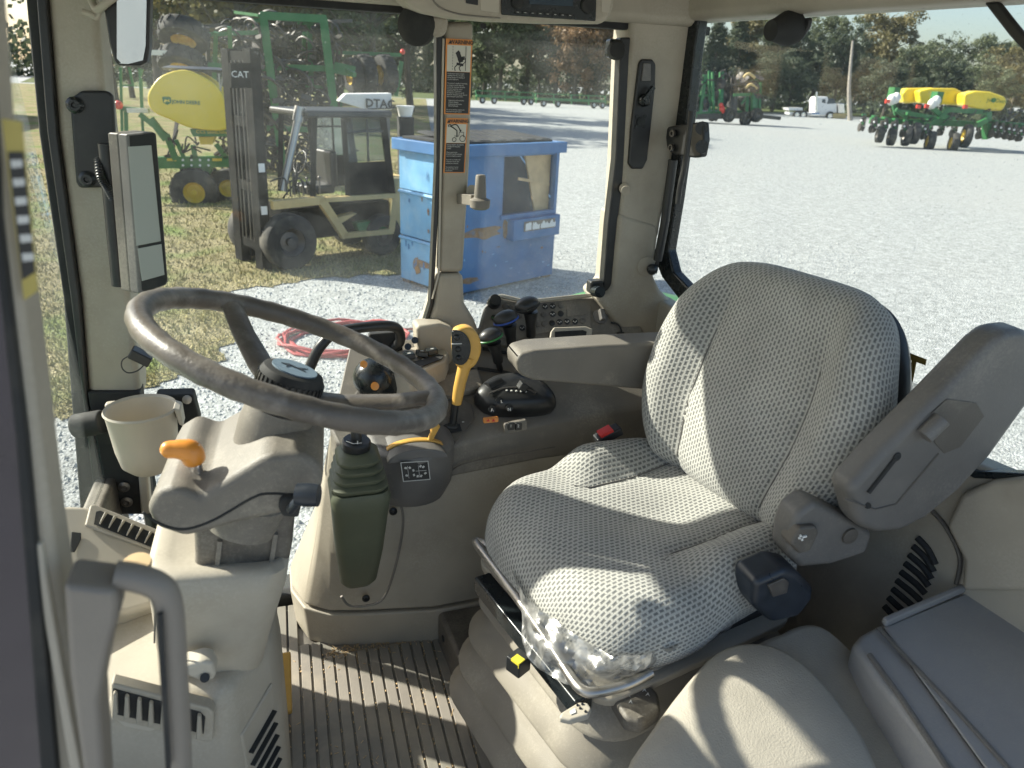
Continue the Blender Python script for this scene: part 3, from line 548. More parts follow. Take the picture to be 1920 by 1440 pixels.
# ------------------------------------------------------------------ tall folded cultivator behind the forklift
CY2 = 23.0
T = thing('folded_cultivator', 'tall green folded cultivator bristling with dark tines behind the forklift', 'cultivator', (1.2, CY2+.6, GZ))
def up2(x, y, d=0): return ony(x, y, CY2+d)
for x0, y0, x1, y1, w, d in ((493, 28, 545, 420, .22, 0), (606, 34, 650, 400, .22, 0), (488, 29, 612, 36, .2, 0), (475, 38, 498, 38, .1, .4), (477, 38, 482, 150, .12, .6), (558, 42, 588, 44, .1, .5), (580, 42, 584, 170, .14, .6),
                             (498, 125, 660, 130, .16, .2), (620, 98, 752, 103, .1, 1.2), (500, 240, 640, 245, .15, .2), (620, 125, 665, 135, .3, .3), (753, 115, 742, 180, .12, 1.0), (510, 330, 650, 330, .2, .2)):
    b = B(); b.beam(up2(x0, y0, d), up2(x1, y1, d), w); b.done('frame_bar', 'jd_green_far', T)
rz = random.Random(11)
tine = None
for row in range(17):
    for k in range(14):
        x = 435+k*14+rz.uniform(-5, 5); y = 46+row*20+rz.uniform(-7, 7)+(6 if k % 2 else 0)
        if x > 625: continue
        p = up2(x, y, .1+rz.random()*1.2)
        if tine is None:
            b = B(); q = crom([V((-.24, 0, -.02)), V((-.1, -.06, .1)), V((.12, -.1, .08)), V((.25, -.06, -.06)), V((.22, 0, -.2))], 3); b.tube(q, .024, 5)
            b.box((.2, -.02, -.22), (.16, .03, .07)); b.tube([V((-.24, 0, 0)), V((-.02, .0, -.12))], .02, 5)
            tine = b.done('tine', 'shank', T, local=True); o = tine
        else: o = tine.copy(); COL.objects.link(o)
        o.location = p-V((1.2, CY2+.6, GZ)); o.rotation_euler = (rz.uniform(-.4, .4), rz.uniform(-.5, .5), rz.uniform(-.9, .9)); s = rz.uniform(1.1, 2.0); o.scale = (s, s, s)
for k in range(34):
    x0 = rz.uniform(300, 640); y0 = rz.uniform(20, 300); ln = rz.uniform(30, 130); vert = rz.random() < .5
    b = B(); b.beam(up2(x0, y0, rz.uniform(0, 1.6)), up2(x0+(rz.uniform(-12, 12) if vert else ln), y0+(ln if vert else rz.uniform(-14, 14)), rz.uniform(0, 1.6)), rz.uniform(.04, .11)); b.done('tool_bar', rz.choice(('jd_green_far', 'shank', 'shank')), T)
for x, y, r, d in ((345, 66, .62, -.6), (342, 118, .60, -.6)):
    wheel(T, up2(x, y, d), (.15, .55, .9), r, .42, 'rim_yellow', .5, 16)
for x, y, r in ((684, 140, .56), (722, 140, .56), (665, 142, .5)): wheel(T, up2(x, y, .9), (1, .35, .1), r, .42, 'rim_yellow', .5, 16)
for x0, y0, x1, y1 in ((355, 66, 500, 60), (355, 118, 505, 130), (405, 60, 400, 200), (430, 50, 440, 240), (665, 140, 650, 132)):
    b = B(); b.beam(up2(x0, y0, -.3), up2(x1, y1, .2), .11); b.done('wing_bar', 'jd_green_far', T)
for k in range(26):
    p = up2(rz.uniform(405, 500), rz.uniform(35, 300), rz.uniform(-.4, .8)); o = tine.copy(); COL.objects.link(o); o.location = p-V((1.2, CY2+.6, GZ)); o.rotation_euler = (rz.uniform(-.4, .4), rz.uniform(-.5, .5), rz.uniform(-.9, .9)); s = rz.uniform(1.1, 2.0); o.scale = (s, s, s)
b = B(); b.ball(up2(755, 97, 1.2), .08, 8, 6); b.done('lamp', 'red_light', T)
b = B(); b.beam(up2(195, 95, -1), up2(330, 100, -1), .12); b.done('boom', 'white', T)
for x in (520, 560, 600): b = B(); b.beam(up2(x, 400, .5), V((up2(x, 400, .5).x, CY2+.5, GZ)), .25); b.done('stand', 'jd_green_far', T)

# ------------------------------------------------------------------ white panel, bucket, hose
SP = [ony(x, y, 15.2) for x, y in pts('634,190 648,176 734,175 735,206 690,207')]
T = thing('white_toolbox', 'white toolbox with black lettering above the forklift roof', 'toolbox', (SP[2].x, 15.2, GZ))
b = B(); b.prism(SP, (0, .5, 0)); tb = b.done('body', 'white', T, bev=.015)
text('DTAC', .21, ony(713, 195, 15.17), (1, 0, -.02), (0, 0, 1), 'black', tb, bold=.006)
b = B()
for x in (688, 734): b.beam(ony(x, 186, 15.17), ony(x, 203, 15.17), .05, .02)
b.beam(ony(690, 204, 15.17), ony(734, 203, 15.17), .04, .02); b.done('bracket_mark', 'black', tb)
for x in (655, 725): b = B(); b.beam(ony(x, 204, 15.4), V((ony(x, 204, 15.4).x, 15.4, GZ)), .1); b.done('leg', 'steel_dark', T)
T = thing('tub_stand', 'white tub on dark stand behind the blue dumpster', 'tub', (ony(760, 205, 15.6).x, 15.6, GZ))
p = ony(760, 207, 15.6); b = B(); b.lathe([(.13, -.12), (.17, .06), (.18, .06), (.18, .09), (.01, .09)], p, n=18); b.done('tub', 'white', T)
b = B(); b.beam(p-V((0, 0, .12)), V((p.x, p.y, GZ)), .3); b.done('stand', 'black_matte', T)

T = B(); c0 = onz(645, 640, GZ)
for k in range(7):
    ph = rz.random()*6; r = .66+rz.uniform(-.1, .07)
    T.tube([c0+V((rz.uniform(-.03, .03)+r*math.cos(ph+i*math.pi/18), r*.78*math.sin(ph+i*math.pi/18), .018+.014*k*(.5+.5*math.sin(i*.7+k)))) for i in range(36)], .016, 6, closed=True)
T.tube(crom([c0+V((.55, .1, .05)), c0+V((.9, .25, .02)), c0+V((1.6, .1, .02)), c0+V((2.4, .5, .02))], 8), .016, 6)
tag(T.done('air_hose', 'hose_red', None), 'coil of red hose lying on the gravel behind the steering wheel', 'hose')

# ------------------------------------------------------------------ far machines
def far_point(x, y): return onz(x, y, GZ)
# low green header trailers along the trees
for i, (x0, x1, yb) in enumerate(((893, 1000, 194), (1005, 1135, 200))):
    a = far_point(x0, yb); c = far_point(x1, yb+.046*0+(x1-x0)*.03)
    T = thing('header_trailer', ('long low green header trailer by the trees, nearer the side pillar', 'long low green header trailer by the trees, nearer the rear pillar')[i], 'trailer', (a+c)/2, group='header trailers by the trees')
    b = B(); b.beam(a+V((0, 0, .9)), c+V((0, 0, .9)), .3); b.done('rail', 'jd_green_far', T)
    b = B(); b.beam(a+V((0, .6, 1.5)), c+V((0, .6, 1.5)), .12); b.beam(a+V((0, .6, 1.5)), a+V((0, 0, .8)), .12); b.beam(c+V((0, .6, 1.5)), c+V((0, 0, .8)), .12); b.done('reel_bar', 'jd_green_far', T)
    for t in (.1, .3, .82, .95):
        p = a.lerp(c, t); wheel(T, p+V((0, 0, .42)), (.3, -1, 0), .42, .3, 'white', .5)
    for t in (.0, .25, .5, .75, 1): p = a.lerp(c, t); b = B(); b.beam(p+V((0, 0, .4)), p+V((0, .4, 1.5)), .14); b.done('upright', 'jd_green_far', T)

# folded disc/cultivators seen through the rear window
P0 = far_point(1352, 232); dist = (P0-CAM).length; pm = dist/1410.0        # metres per pixel there
def gp(x, y, d=0): q = onp(x, y, P0+_f*d, V((_f.x, _f.y, 0)).normalized()); return q
T = thing('folded_disc_harrow', 'dark green folded harrow with red lamps seen through the rear window', 'harrow', P0)
for x0, y0, x1, y1, w in ((1296, 215, 1312, 133, .3), (1312, 215, 1322, 140, .3), (1330, 212, 1330, 133, .22), (1338, 212, 1336, 135, .2), (1350, 215, 1353, 135, .35), (1373, 212, 1375, 145, .4), (1378, 212, 1378, 150, .3), (1400, 210, 1402, 165, .25), (1412, 210, 1412, 150, .35), (1417, 210, 1417, 150, .3), (1424, 205, 1426, 155, .2),
                          (1296, 215, 1425, 212, .5), (1300, 150, 1340, 150, .15), (1375, 178, 1420, 176, .25), (1390, 195, 1415, 160, .15), (1300, 180, 1350, 178, .18), (1370, 160, 1420, 152, .15), (1425, 218, 1462, 222, .3)):
    b = B(); b.beam(gp(x0, y0), gp(x1, y1, rz.uniform(0, 1.5)), w); b.done('frame_bar', rz.choice(('jd_green_far', 'jd_green_far', 'shank')), T)
disc = None
for k in range(60):
    p = gp(rz.uniform(1296, 1425), rz.uniform(140, 222), rz.uniform(0, 2.2))-P0
    if disc is None:
        b = B(); b.lathe([(.05, -.12), (.45, 0), (.46, .02), (.05, -.08)], (0, 0, 0), (1, .2, .1), 12); b.tube(crom([V((0, 0, 0)), V((.3, .1, .3)), V((.1, .1, .7))], 4), .05, 5); disc = b.done('disc_blade', 'shank', T, local=True); o = disc
    else: o = disc.copy(); COL.objects.link(o)
    o.location = p; o.rotation_euler = (rz.uniform(-1, 1), rz.uniform(-1, 1), rz.uniform(0, 6))
for x, y in ((1367, 222), (1398, 229), (1418, 222)): wheel(T, gp(x, y-6, -.3), (.3, -1, 0), .62, .5, 'steel_dark', .5)
for x, y, s in ((1352, 197, .35), (1354, 204, .45), (1285, 207, .5), (1300, 205, .4), (1356, 209, .3)): b = B(); b.ball(gp(x, y, -.4), s*.6, 8, 6); b.done('lamp', 'red_light', T)
for x, y in ((1404, 140), (1408, 160)): b = B(); b.tube(crom([gp(x-10, y+5), gp(x, y-2), gp(x+12, y+6)], 5), .12, 6); b.done('curved_guard', 'tan_paint', T)
b = B(); b.prism([gp(x, y, -.2) for x, y in pts('1300,214 1425,211 1425,222 1300,224')], V((_f.x, _f.y, 0))*1.5); b.done('toolbar', 'shank', T)

# white semi truck
P0t = far_point(1545, 221); ut = (P0t-CAM).length/1450.0
tx = _r0; ty = V((_f.x, _f.y, 0)).normalized()
def kp(x, y, d=0): q = onp(x, y, P0t+ty*d, ty); return q
T = thing('semi_truck', 'white long-nose semi truck parked before the trees', 'truck', P0t)
b = B(); b.prism([kp(x, y) for x, y in pts('1527,213 1528,186 1532,181 1552,181 1556,192 1569,194 1570,212')], ty*2.2); cabm = b.done('cab', 'truck_white', T, bev=.15)
b = B(); b.prism([kp(x, y, -.02) for x, y in pts('1550,195 1554,184 1564,185 1568,194')], ty*.05); b.done('window', 'truck_glass', cabm)
b = B(); b.prism([kp(x, y, -.02) for x, y in pts('1541,192 1542,186 1548,186 1548,194')], ty*.05); b.done('window', 'truck_glass', cabm)
b = B(); b.prism([kp(x, y, -.3) for x, y in pts('1572,194 1583,194 1584,212 1572,212')], ty*2.2); b.done('grille', 'chrome', T, bev=.05)
b = B(); b.prism([kp(x, y, -.35) for x, y in pts('1562,213 1587,213 1586,222 1562,222')], ty*2.3); b.done('bumper', 'tan_paint', T, bev=.05)
b = B(); b.cyl(kp(1531, 207, -.1), kp(1531, 172, -.1), .14); b.done('exhaust_stack', 'chrome', T)
b = B(); b.cyl(kp(1519, 215, -.2), kp(1535, 215, -.2), .32); b.done('fuel_tank', 'chrome', T)
b = B(); b.prism([kp(x, y) for x, y in pts('1478,202 1505,202 1505,207 1479,207')], ty*2.3); b.prism([kp(x, y) for x, y in pts('1480,210 1560,212 1560,216 1480,215')], ty*2); b.done('flatbed', 'truck_white', T)
for x, y in ((1494, 215), (1506, 215), (1556, 217)): wheel(T, kp(x, y, -.1), ty, .55, .4, 'chrome', .6)
# utility pole
a = far_point(1594, 226); q = onp(1599, 76, a, ty); q2 = onp(1592, 165, a, ty)
b = B(); b.tube(crom([a, q2, q], 5), [.32-.02*i for i in range(11)], 8); tag(b.done('utility_pole', 'pole_wood', None), 'bare leaning wooden utility pole beside the white semi truck', 'pole')

# planter with yellow tanks
Pp = far_point(1745, 279); ut = (Pp-CAM).length/1450.0
def qp(x, y, d=0): return onp(x, y, Pp+ty*d, ty)
T = thing('row_planter', 'green row planter with yellow seed tanks standing on the gravel', 'planter', Pp)
for s, d in (('1690,176 1700,165 1752,164 1760,190 1694,194', 3.6), ('1722,170 1745,165 1790,165 1806,172 1800,198 1725,194', 2.2), ('1808,176 1830,170 1858,172 1886,182 1889,192 1880,208 1850,208 1806,199', .4)):
    b = B(); b.prism([qp(x, y, d) for x, y in pts(s)], ty*1.8+_r0*.5); b.done('seed_tank', 'jd_yellow', T, bev=.16)
text('John Deere', .34, qp(1870, 189, .36), _r0-V((0, 0, .05)), (0, 0, 1), 'jd_green', T, sx=.8)
b = B(); b.cyl(qp(1863, 188, .37), qp(1863, 188, .33), .14); b.done('emblem', 'jd_green', T)
for x0, y0, x1, y1, w, d in ((1632, 226, 1920, 236, .35, 1.0), (1680, 205, 1700, 222, .2, .5), (1700, 212, 1770, 224, .25, .3), (1745, 200, 1775, 225, .25, .2), (1770, 205, 1850, 210, .3, .6), (1720, 250, 1780, 205, .22, .2), (1765, 215, 1790, 222, .14, 0), (1760, 220, 1780, 222, .14, 0), (1680, 207, 1706, 209, .12, 0), (1850, 210, 1850, 260, .4, .4), (1830, 235, 1850, 225, .3, 0), (1675, 195, 1680, 215, .2, 1)):
    b = B(); b.beam(qp(x0, y0, d), qp(x1, y1, d), w); b.done('frame_bar', 'jd_green_far', T)
ru = None
for x, y, d in [(1617+i*19.5, 229+i*2.6, 0) for i in range(7)]+[(1860+i*13, 240+i*2, .3) for i in range(5)]+[(1740+i*24, 236+i*2, 1.8) for i in range(5)]:
    p = qp(x, y, d)-Pp
    if ru is None:
        b = B(); rt = Matrix.Identity(3); k = .62
        b.box((0, 0, .1), (.32*k, .9*k, .5*k)); b.lathe([(.05, -.06), (.42*k, -.02), (.42*k, .04), (.05, .06)], (0.12*k, -.1, -.45*k), (1, .3, 0), 14); b.lathe([(.05, -.06), (.4*k, -.03), (.4*k, .04), (.05, .06)], (-.2*k, -.3, -.5*k), (1, .3, 0), 14)
        b.tube(crom([V((0, 0, .3)), V((.1, -.4*k, .3)), V((.1, -.8*k, -.3*k))], 4), .09*k, 6); b.box((0, -.5*k, .45*k), (.25*k, .25*k, .45*k))
        ru = b.done('row_unit', 'shank', T, local=True); o = ru
        b = B(); b.box((.0, -.02, .42), (.22, .6, .12)); b.beam((0, .3, .1), (0, -.5, -.1), .1); rc = b.done('cover', 'jd_green_far', ru, local=True)
        b = B(); b.ball((-.1, -.5, .1), .07, 8, 6); b.ball((.12, -.35, -.2), .06, 8, 6); rw = b.done('hub_cap', 'white', ru, local=True)
    else:
        o = ru.copy(); COL.objects.link(o)
        for ch in (rc, rw): q = ch.copy(); COL.objects.link(q); q.parent = o
    o.location = p; o.rotation_euler = (0, 0, -.5+rz.uniform(-.15, .15))
for x, y, r, rm in ((1744, 265, .62, 'rim_yellow'), (1788, 268, .62, 'rim_yellow'), (1812, 255, .7, 'rim_yellow'), (1716, 250, .65, 'steel_dark'), (1650, 252, .5, 'steel_dark'), (1672, 256, .55, 'steel_dark'), (1700, 255, .6, 'steel_dark')):
    wheel(T, qp(x, y, -.2), (.85, -.5, 0), r, .42, rm, .55)
for x, y in ((1672, 187), (1748, 195), (1755, 190), (1680, 184)): b = B(); b.ball(qp(x, y, .2), (.28, .28, .34), 10, 8); b.done('vacuum_hose_cap', 'white', T)
for x, y, d in ((1676, 175, 1), (1756, 183, .6)): b = B(); b.box(qp(x, y, d), (.5, .5, .7)); b.done('hopper_box', 'jd_green_far', T)
for x, y in ((1722, 200), (1738, 199), (1810, 200), (1664, 190)): b = B(); b.box(qp(x, y, -.1), (.3, .1, .22)); b.done('lamp', 'red_light', T)
for k in range(30):
    x = rz.uniform(1680, 1910); y = rz.uniform(205, 240); p = qp(x, y, rz.uniform(-.1, .8)); b = B(); b.tube(crom([p, p+V((rz.uniform(-.4, .4), -.1, rz.uniform(-.3, .3))), p+V((rz.uniform(-.6, .6), .1, rz.uniform(-.6, .2)))], 4), .035, 5); b.done('hose', 'black', T)

# white shed beyond the windscreen
a = onp(-60, 245, V((-14, 38, 0)), V((0, 1, 0))); 
T = thing('metal_shed', 'white metal shed seen through the windscreen', 'shed', (-22, 42, GZ))
b = B(); b.box((-22, 44, GZ+2.6), (11, 10, 5.2)); b.done('wall', 'metal_wall', T)
b = B(); b.prism([V((-28, 38.6, GZ+5.2)), V((-16, 38.6, GZ+5.2)), V((-22, 38.6, GZ+7))], (0, 10.8, 0)); b.done('roof', 'metal_wall', T)
for i in range(18): b = B(); b.box((-27.2+i*.61, 38.98, GZ+2.6), (.05, .04, 5.1)); b.done('seam', 'metal_wall', T)

# ------------------------------------------------------------------ trees
def tree_meshes(kind, seed):
    r = random.Random(seed); H = 1.0
    tb = B(); P = crom([V((0, 0, 0)), V((r.uniform(-.01, .01), r.uniform(-.01, .01), .3)), V((r.uniform(-.03, .03), r.uniform(-.03, .03), .6)), V((r.uniform(-.04, .04), r.uniform(-.04, .04), .92))], 4)
    tb.tube(P, [.018*(1-.085*i)+.001 for i in range(len(P))], 7)
    lb = B(); vs = []; fs = []
    cl = []
    if kind == 'cedar':
        for i in range(150):
            t = r.random()**.8; z = .06+.94*t; rad = .17*(1-t)**.85+.012; a = r.random()*6.28
            q = rad*math.sqrt(r.uniform(.25, 1)); cl.append((V((q*math.cos(a), q*math.sin(a), z)), .035+.03*(1-t)))
        nl, ls = 48, .011
    else:
        nb = 15 if kind != 'sparse' else 20
        for i in range(nb):
            t = r.uniform(.28, .85); p0 = P[min(len(P)-1, int(t*(len(P)-1)/.92))]; a = i*2.4+r.uniform(-.4, .4); L = r.uniform(.16, .33)*(1.15-.55*abs(t-.45))
            q = [p0, p0+V((L*.5*math.cos(a), L*.5*math.sin(a), L*.35)), p0+V((L*math.cos(a), L*math.sin(a), L*r.uniform(.45, .95)))]
            q = crom(q, 3); tb.tube(q, [.0075*(1-.13*j) for j in range(len(q))], 5)
            for j in range(2, len(q)):
                for _ in range(2):
                    c = q[j]+V((r.gauss(0, .045), r.gauss(0, .045), r.gauss(.01, .04))); cl.append((c, r.uniform(.03, .075)))
                    if kind == 'sparse' and r.random() < .6: tb.tube([q[j], c+V((0, 0, .04))], [.003, .001], 4)
        for i in range(26): a = r.random()*6.28; q = r.uniform(0, .2); cl.append((V((q*math.cos(a), q*math.sin(a), r.uniform(.55, .97)-q*.5)), r.uniform(.035, .075)))
        if kind == 'broad':
            for i in range(26): a = r.random()*6.28; q = r.uniform(.08, .22); cl.append((V((q*math.cos(a), q*math.sin(a), r.uniform(.10, .5))), r.uniform(.03, .07)))
        nl, ls = (60, .0135) if kind == 'broad' else (24, .012)
    for c, rad in cl:
        for _ in range(nl):
            d = V((r.gauss(0, 1), r.gauss(0, 1), r.gauss(0, .8))).normalized()*rad*r.uniform(.3, 1.05); p = c+d
            n = (d.normalized()+V((r.gauss(0, .6), r.gauss(0, .6), r.gauss(.3, .6)))).normalized(); u = n.orthogonal().normalized(); w = n.cross(u); a = r.random()*6.28
            u, w = u*math.cos(a)+w*math.sin(a), w*math.cos(a)-u*math.sin(a); s = ls*r.uniform(.6, 1.3); k = len(vs)
            vs += [p-u*s, p+w*s*.6, p+u*s, p-w*s*.6]; fs.append((k, k+1, k+2, k+3))
    lb.add(vs, fs)
    t = tb.done('tree_trunk_src', 'bark', None, smooth=True); c = lb.done('tree_crown_src', None, None, smooth=False)
    mt, mc = t.data, c.data; bpy.data.objects.remove(t); bpy.data.objects.remove(c); mt.name = 'trunk'; mc.name = 'crown'
    return mt, mc
TM = {'broad': [tree_meshes('broad', s) for s in (1, 2, 3)], 'sparse': [tree_meshes('sparse', s) for s in (4, 5)], 'cedar': [tree_meshes('cedar', s) for s in (6, 7)]}
CM = {}
for k in TM:
    for i, (mt, mc) in enumerate(TM[k]):
        for lm in ('leaf_green', 'leaf_dark', 'leaf_olive', 'leaf_rust'):
            c = mc.copy(); c.materials.clear(); c.materials.append(M[lm]); CM[k, i, lm] = (mt, c)
        bpy.data.meshes.remove(mc)
WORD = {'leaf_green': 'green', 'leaf_dark': 'dark green', 'leaf_olive': 'yellow-green', 'leaf_rust': 'russet'}
SHAPE = {'broad': 'broadleaf tree', 'sparse': 'thin-leaved tree', 'cedar': 'pointed cedar'}
def plant(kind, i, lm, loc, h, wide, rzv, where):
    T = thing('cedar_tree' if kind == 'cedar' else 'tree', '%s %s %s' % (WORD[lm], SHAPE[kind], where), 'tree', loc, rzv, 'trees along the edge of the yard')
    mt, mc = CM[kind, i, lm]
    for nm, me in (('trunk', mt), ('crown', mc)):
        o = bpy.data.objects.new(nm, me); COL.objects.link(o); o.parent = T; o.scale = (h*wide, h*wide, h)
# (pixel x of the trunk, distance in m, height in m, kind, mesh, leaf, width, where)
TR = [
 (215, 62, 15, 'sparse', 0, 'leaf_dark', 1.2, 'behind the mirror'), (300, 55, 15, 'sparse', 0, 'leaf_green', 1.2, 'above the yellow tank'), (385, 66, 16, 'sparse', 1, 'leaf_green', 1.2, 'left of the folded cultivator'),
 (455, 50, 15, 'sparse', 1, 'leaf_olive', 1.25, 'behind the forklift mast'), (520, 72, 16, 'sparse', 0, 'leaf_green', 1.2, 'behind the tall green frame'), (575, 54, 15.5, 'sparse', 0, 'leaf_olive', 1.2, 'right above the tall green frame'),
 (640, 78, 16, 'sparse', 1, 'leaf_dark', 1.2, 'above the white toolbox'), (700, 52, 15, 'sparse', 1, 'leaf_green', 1.2, 'above the two raised tyres'), (770, 66, 16, 'broad', 1, 'leaf_green', 1.15, 'just left of the warning decals'),
 (880, 96, 19, 'broad', 2, 'leaf_dark', 1.2, 'just right of the warning decals'), (935, 92, 18, 'broad', 0, 'leaf_green', 1.2, 'above the first header trailer'), (985, 98, 19, 'sparse', 0, 'leaf_rust', 1.2, 'with bright sky behind, below the radio'), (1040, 94, 20, 'broad', 1, 'leaf_dark', 1.25, 'above the second header trailer'),
 (1075, 88, 17, 'broad', 2, 'leaf_rust', 1.0, 'brown among the side-window trees'), (1120, 97, 20, 'broad', 0, 'leaf_olive', 1.2, 'near the rear pillar'), (1165, 92, 19, 'sparse', 1, 'leaf_rust', 1.2, 'hidden in part by the rear pillar'),
 (1275, 84, 12, 'sparse', 1, 'leaf_green', 1.1, 'at the left end of the rear window'), (1330, 92, 13.6, 'cedar', 0, 'leaf_dark', 1.6, 'left of the folded harrow'), (1368, 98, 15, 'cedar', 1, 'leaf_dark', 1.6, 'rising above the harrow'),
 (1400, 102, 17, 'broad', 0, 'leaf_olive', 1.05, 'tall, left of the rear latch knob'), (1450, 100, 16.5, 'broad', 1, 'leaf_green', 1.1, 'below the rear latch knob'), (1520, 104, 17, 'broad', 2, 'leaf_green', 1.15, 'above the white truck'),
 (1565, 98, 13, 'broad', 0, 'leaf_dark', 1.15, 'close behind the white truck'), (1640, 104, 17.5, 'broad', 1, 'leaf_olive', 1.1, 'right of the utility pole'), (1690, 100, 12, 'broad', 2, 'leaf_green', 1.2, 'left of the yellow seed tanks'), (1600, 110, 13, 'broad', 1, 'leaf_dark', 1.2, 'behind the utility pole'),
 (1740, 110, 12.5, 'broad', 0, 'leaf_green', 1.2, 'above the leftmost yellow tank'), (1790, 106, 14, 'sparse', 0, 'leaf_green', 1.3, 'above the middle yellow tank'), (1850, 104, 13.5, 'broad', 1, 'leaf_green', 1.2, 'above the right yellow tank'), (1900, 96, 11.5, 'broad', 2, 'leaf_olive', 1.2, 'at the right edge of the rear window'),
 (1480, 92, 9, 'broad', 2, 'leaf_dark', 1.4, 'low, left of the white truck'), (1420, 90, 9, 'broad', 0, 'leaf_dark', 1.4, 'low, right of the harrow'), (1310, 96, 10, 'broad', 1, 'leaf_dark', 1.4, 'low, behind the harrow'), (1660, 92, 8.5, 'broad', 0, 'leaf_dark', 1.4, 'low, behind the planter row units'), (1770, 95, 9, 'broad', 1, 'leaf_dark', 1.4, 'low, right behind the planter'), (1860, 92, 8.5, 'broad', 2, 'leaf_green', 1.4, 'low, behind the right tank'),
 (905, 100, 10, 'broad', 1, 'leaf_dark', 1.5, 'low, beside the warning decals'), (1010, 102, 10, 'broad', 0, 'leaf_dark', 1.5, 'low, between the header trailers'), (1100, 100, 10, 'broad', 2, 'leaf_dark', 1.5, 'low, before the rear pillar'),
 (250, 75, 9, 'broad', 2, 'leaf_dark', 1.5, 'low, behind the green rails'), (480, 80, 10, 'broad', 1, 'leaf_dark', 1.5, 'low, behind the forklift'), (600, 80, 10, 'broad', 2, 'leaf_dark', 1.5, 'low, behind the folded cultivator'), (720, 82, 10, 'broad', 0, 'leaf_dark', 1.5, 'low, behind the toolbox')]
for x, dist, h, kind, i, lm, wide, where in TR:
    if x > 860: dist *= 1.33; h *= (1.0 if x < 1230 else .90)
    d = ray(x, 190); d = V((d.x, d.y, 0)).normalized()
    plant(kind, i, lm, V((d.x*dist, d.y*dist, GZ)), h, wide, rz.random()*6.28, where)
# dense thicket far behind the trees
b = B(); vs = []; fs = []; rt = random.Random(21)
for k in range(17000):
    a = R(rt.uniform(-26, 66)); dist = rt.uniform(150, 165); z = GZ+rt.random()**1.2*(8.5 if rt.random() < .7 else 10)*(.75+.25*math.sin(a*19)+.1*math.sin(a*53)); p = V((dist*math.sin(a), dist*math.cos(a), z)); s = rt.uniform(.3, .75)
    n = V((rt.gauss(0, 1), rt.gauss(0, 1), rt.gauss(0, 1))).normalized(); u = n.orthogonal().normalized(); w = n.cross(u); k = len(vs); vs += [p-u*s, p+w*s*.7, p+u*s, p-w*s*.7]; fs.append((k, k+1, k+2, k+3))
b.add(vs, fs); b.done('far_thicket', 'leaf_dark', None, smooth=False, kind='stuff')['label'] = 'dark mass of undergrowth far behind the trees'
# ================================================================== the tractor cab
CAB = thing('tractor_cab', 'beige tractor cab shell with pillars, windows, roof and open door around the seat', 'tractor cab', (.35, 1.0, 0))
def cabp(b, name, m, **k): return b.done(name, m, k.pop('par', CAB), **k)
def py_prism(Y, s, t, name, m, par=CAB, bev=.006, **k): b = B(); b.prism(PY(Y, s), (0, t, 0)); return b.done(name, m, par, bev=bev, **k)
# front right pillar with seal
py_prism(1.5, '78,-120 176,-120 190,100 203,240 240,520 262,720 262,760 205,760 165,745 150,560 108,250', .1, 'front_pillar', 'beige', bev=.014)
py_prism(1.5, '36,-120 76,-120 106,250 148,560 163,745 190,960 150,960 118,560 72,250', .08, 'door_seal', 'black_matte', bev=.006)
py_prism(1.49, '58,-120 77,-120 107,250 149,560 164,745 200,960 180,960 132,560 88,250', .02, 'seal_lip', 'black', bev=.004)
py_prism(1.49, '163,735 262,735 285,965 205,965', .05, 'pillar_base', 'black_matte', bev=.004)
py_prism(1.47, '258,880 276,880 283,965 264,965', .03, 'trim_strip', 'beige')
for x, y in ((233, 912), (238, 940)): b = B(); b.lathe([(.011, 0), (.012, .004), (.006, .007), (.004, .004)], ony(x, y, 1.485), (0, -1, 0), 14); cabp(b, 'bolt', 'steel_dark')
bp = py_prism(1.485, '152,170 200,170 212,178 222,352 148,353 142,342 130,186', .012, 'mount_plate', 'black', bev=.005)
for x, y in ((140, 197), (163, 336)): b = B(); b.lathe([(.013, 0), (.014, .004), (.009, .008), (.005, .008), (.004, .003)], ony(x+1, y, 1.485), (0, -1, 0), 16); b.done('bolt', 'black_gloss', bp)
# middle right pillar
py_prism(1.6, '834,40 889,40 882,300 869,512 822,512 829,300', .09, 'side_pillar', 'beige', bev=.012)
py_prism(1.595, '822,514 869,514 872,570 890,600 905,640 785,640 806,600 815,570', .1, 'pillar_foot', 'beige', bev=.012)
py_prism(1.6, '818,20 833,20 828,300 813,570 800,612 793,612 806,570 818,300', .03, 'window_seal', 'black', bev=.003)
py_prism(1.6, '829,72 833,72 824,512 812,560 809,560 820,512', -.004, 'seal_edge', 'beige_light', bev=.001)
# decals on the middle pillar
def decal(s, rows, pict):
    P = PY(1.5985, s); o = P[3]; xd = (P[2]-P[3]); yd = (P[0]-P[3]); w, h = xd.length, yd.length; xd.normalize(); yd.normalize(); n = V((0, -1, 0))
    def q(u, v, k=0): return o+xd*(u*w)+yd*(v*h)+n*k
    b = B(); b.prism([q(0, 0), q(1, 0), q(1, 1), q(0, 1)], n*.0012); d = b.done('warning_decal', 'decal_orange', [c for c in CAB.children if c.name.startswith('side_pillar')][0], smooth=False)
    return q, w, h, xd, yd, d
SIDEP = [c for c in CAB.children if c.name.startswith('side_pillar')][0]
def dbox(q, u0, v0, u1, v1, m, k, name='panel'): b = B(); b.prism([q(u0, v0, k), q(u1, v0, k), q(u1, v1, k), q(u0, v1, k)], V((0, -.0006, 0))); return b.done(name, m, SIDEP, smooth=False)
q, w, h, xd, yd, d = decal('836,72 885,72 880,215 832,214', 0, 0)
text('WARNING', w*.185, q(.59, .957, .0014), xd, yd, 'decal_black', SIDEP, bold=.0003)
b = B(); b.prism([q(.09, .935, .0013), q(.24, .935, .0013), q(.165, .982, .0013)], V((0, -.0005, 0))); b.done('warning_triangle', 'decal_black', SIDEP, smooth=False)
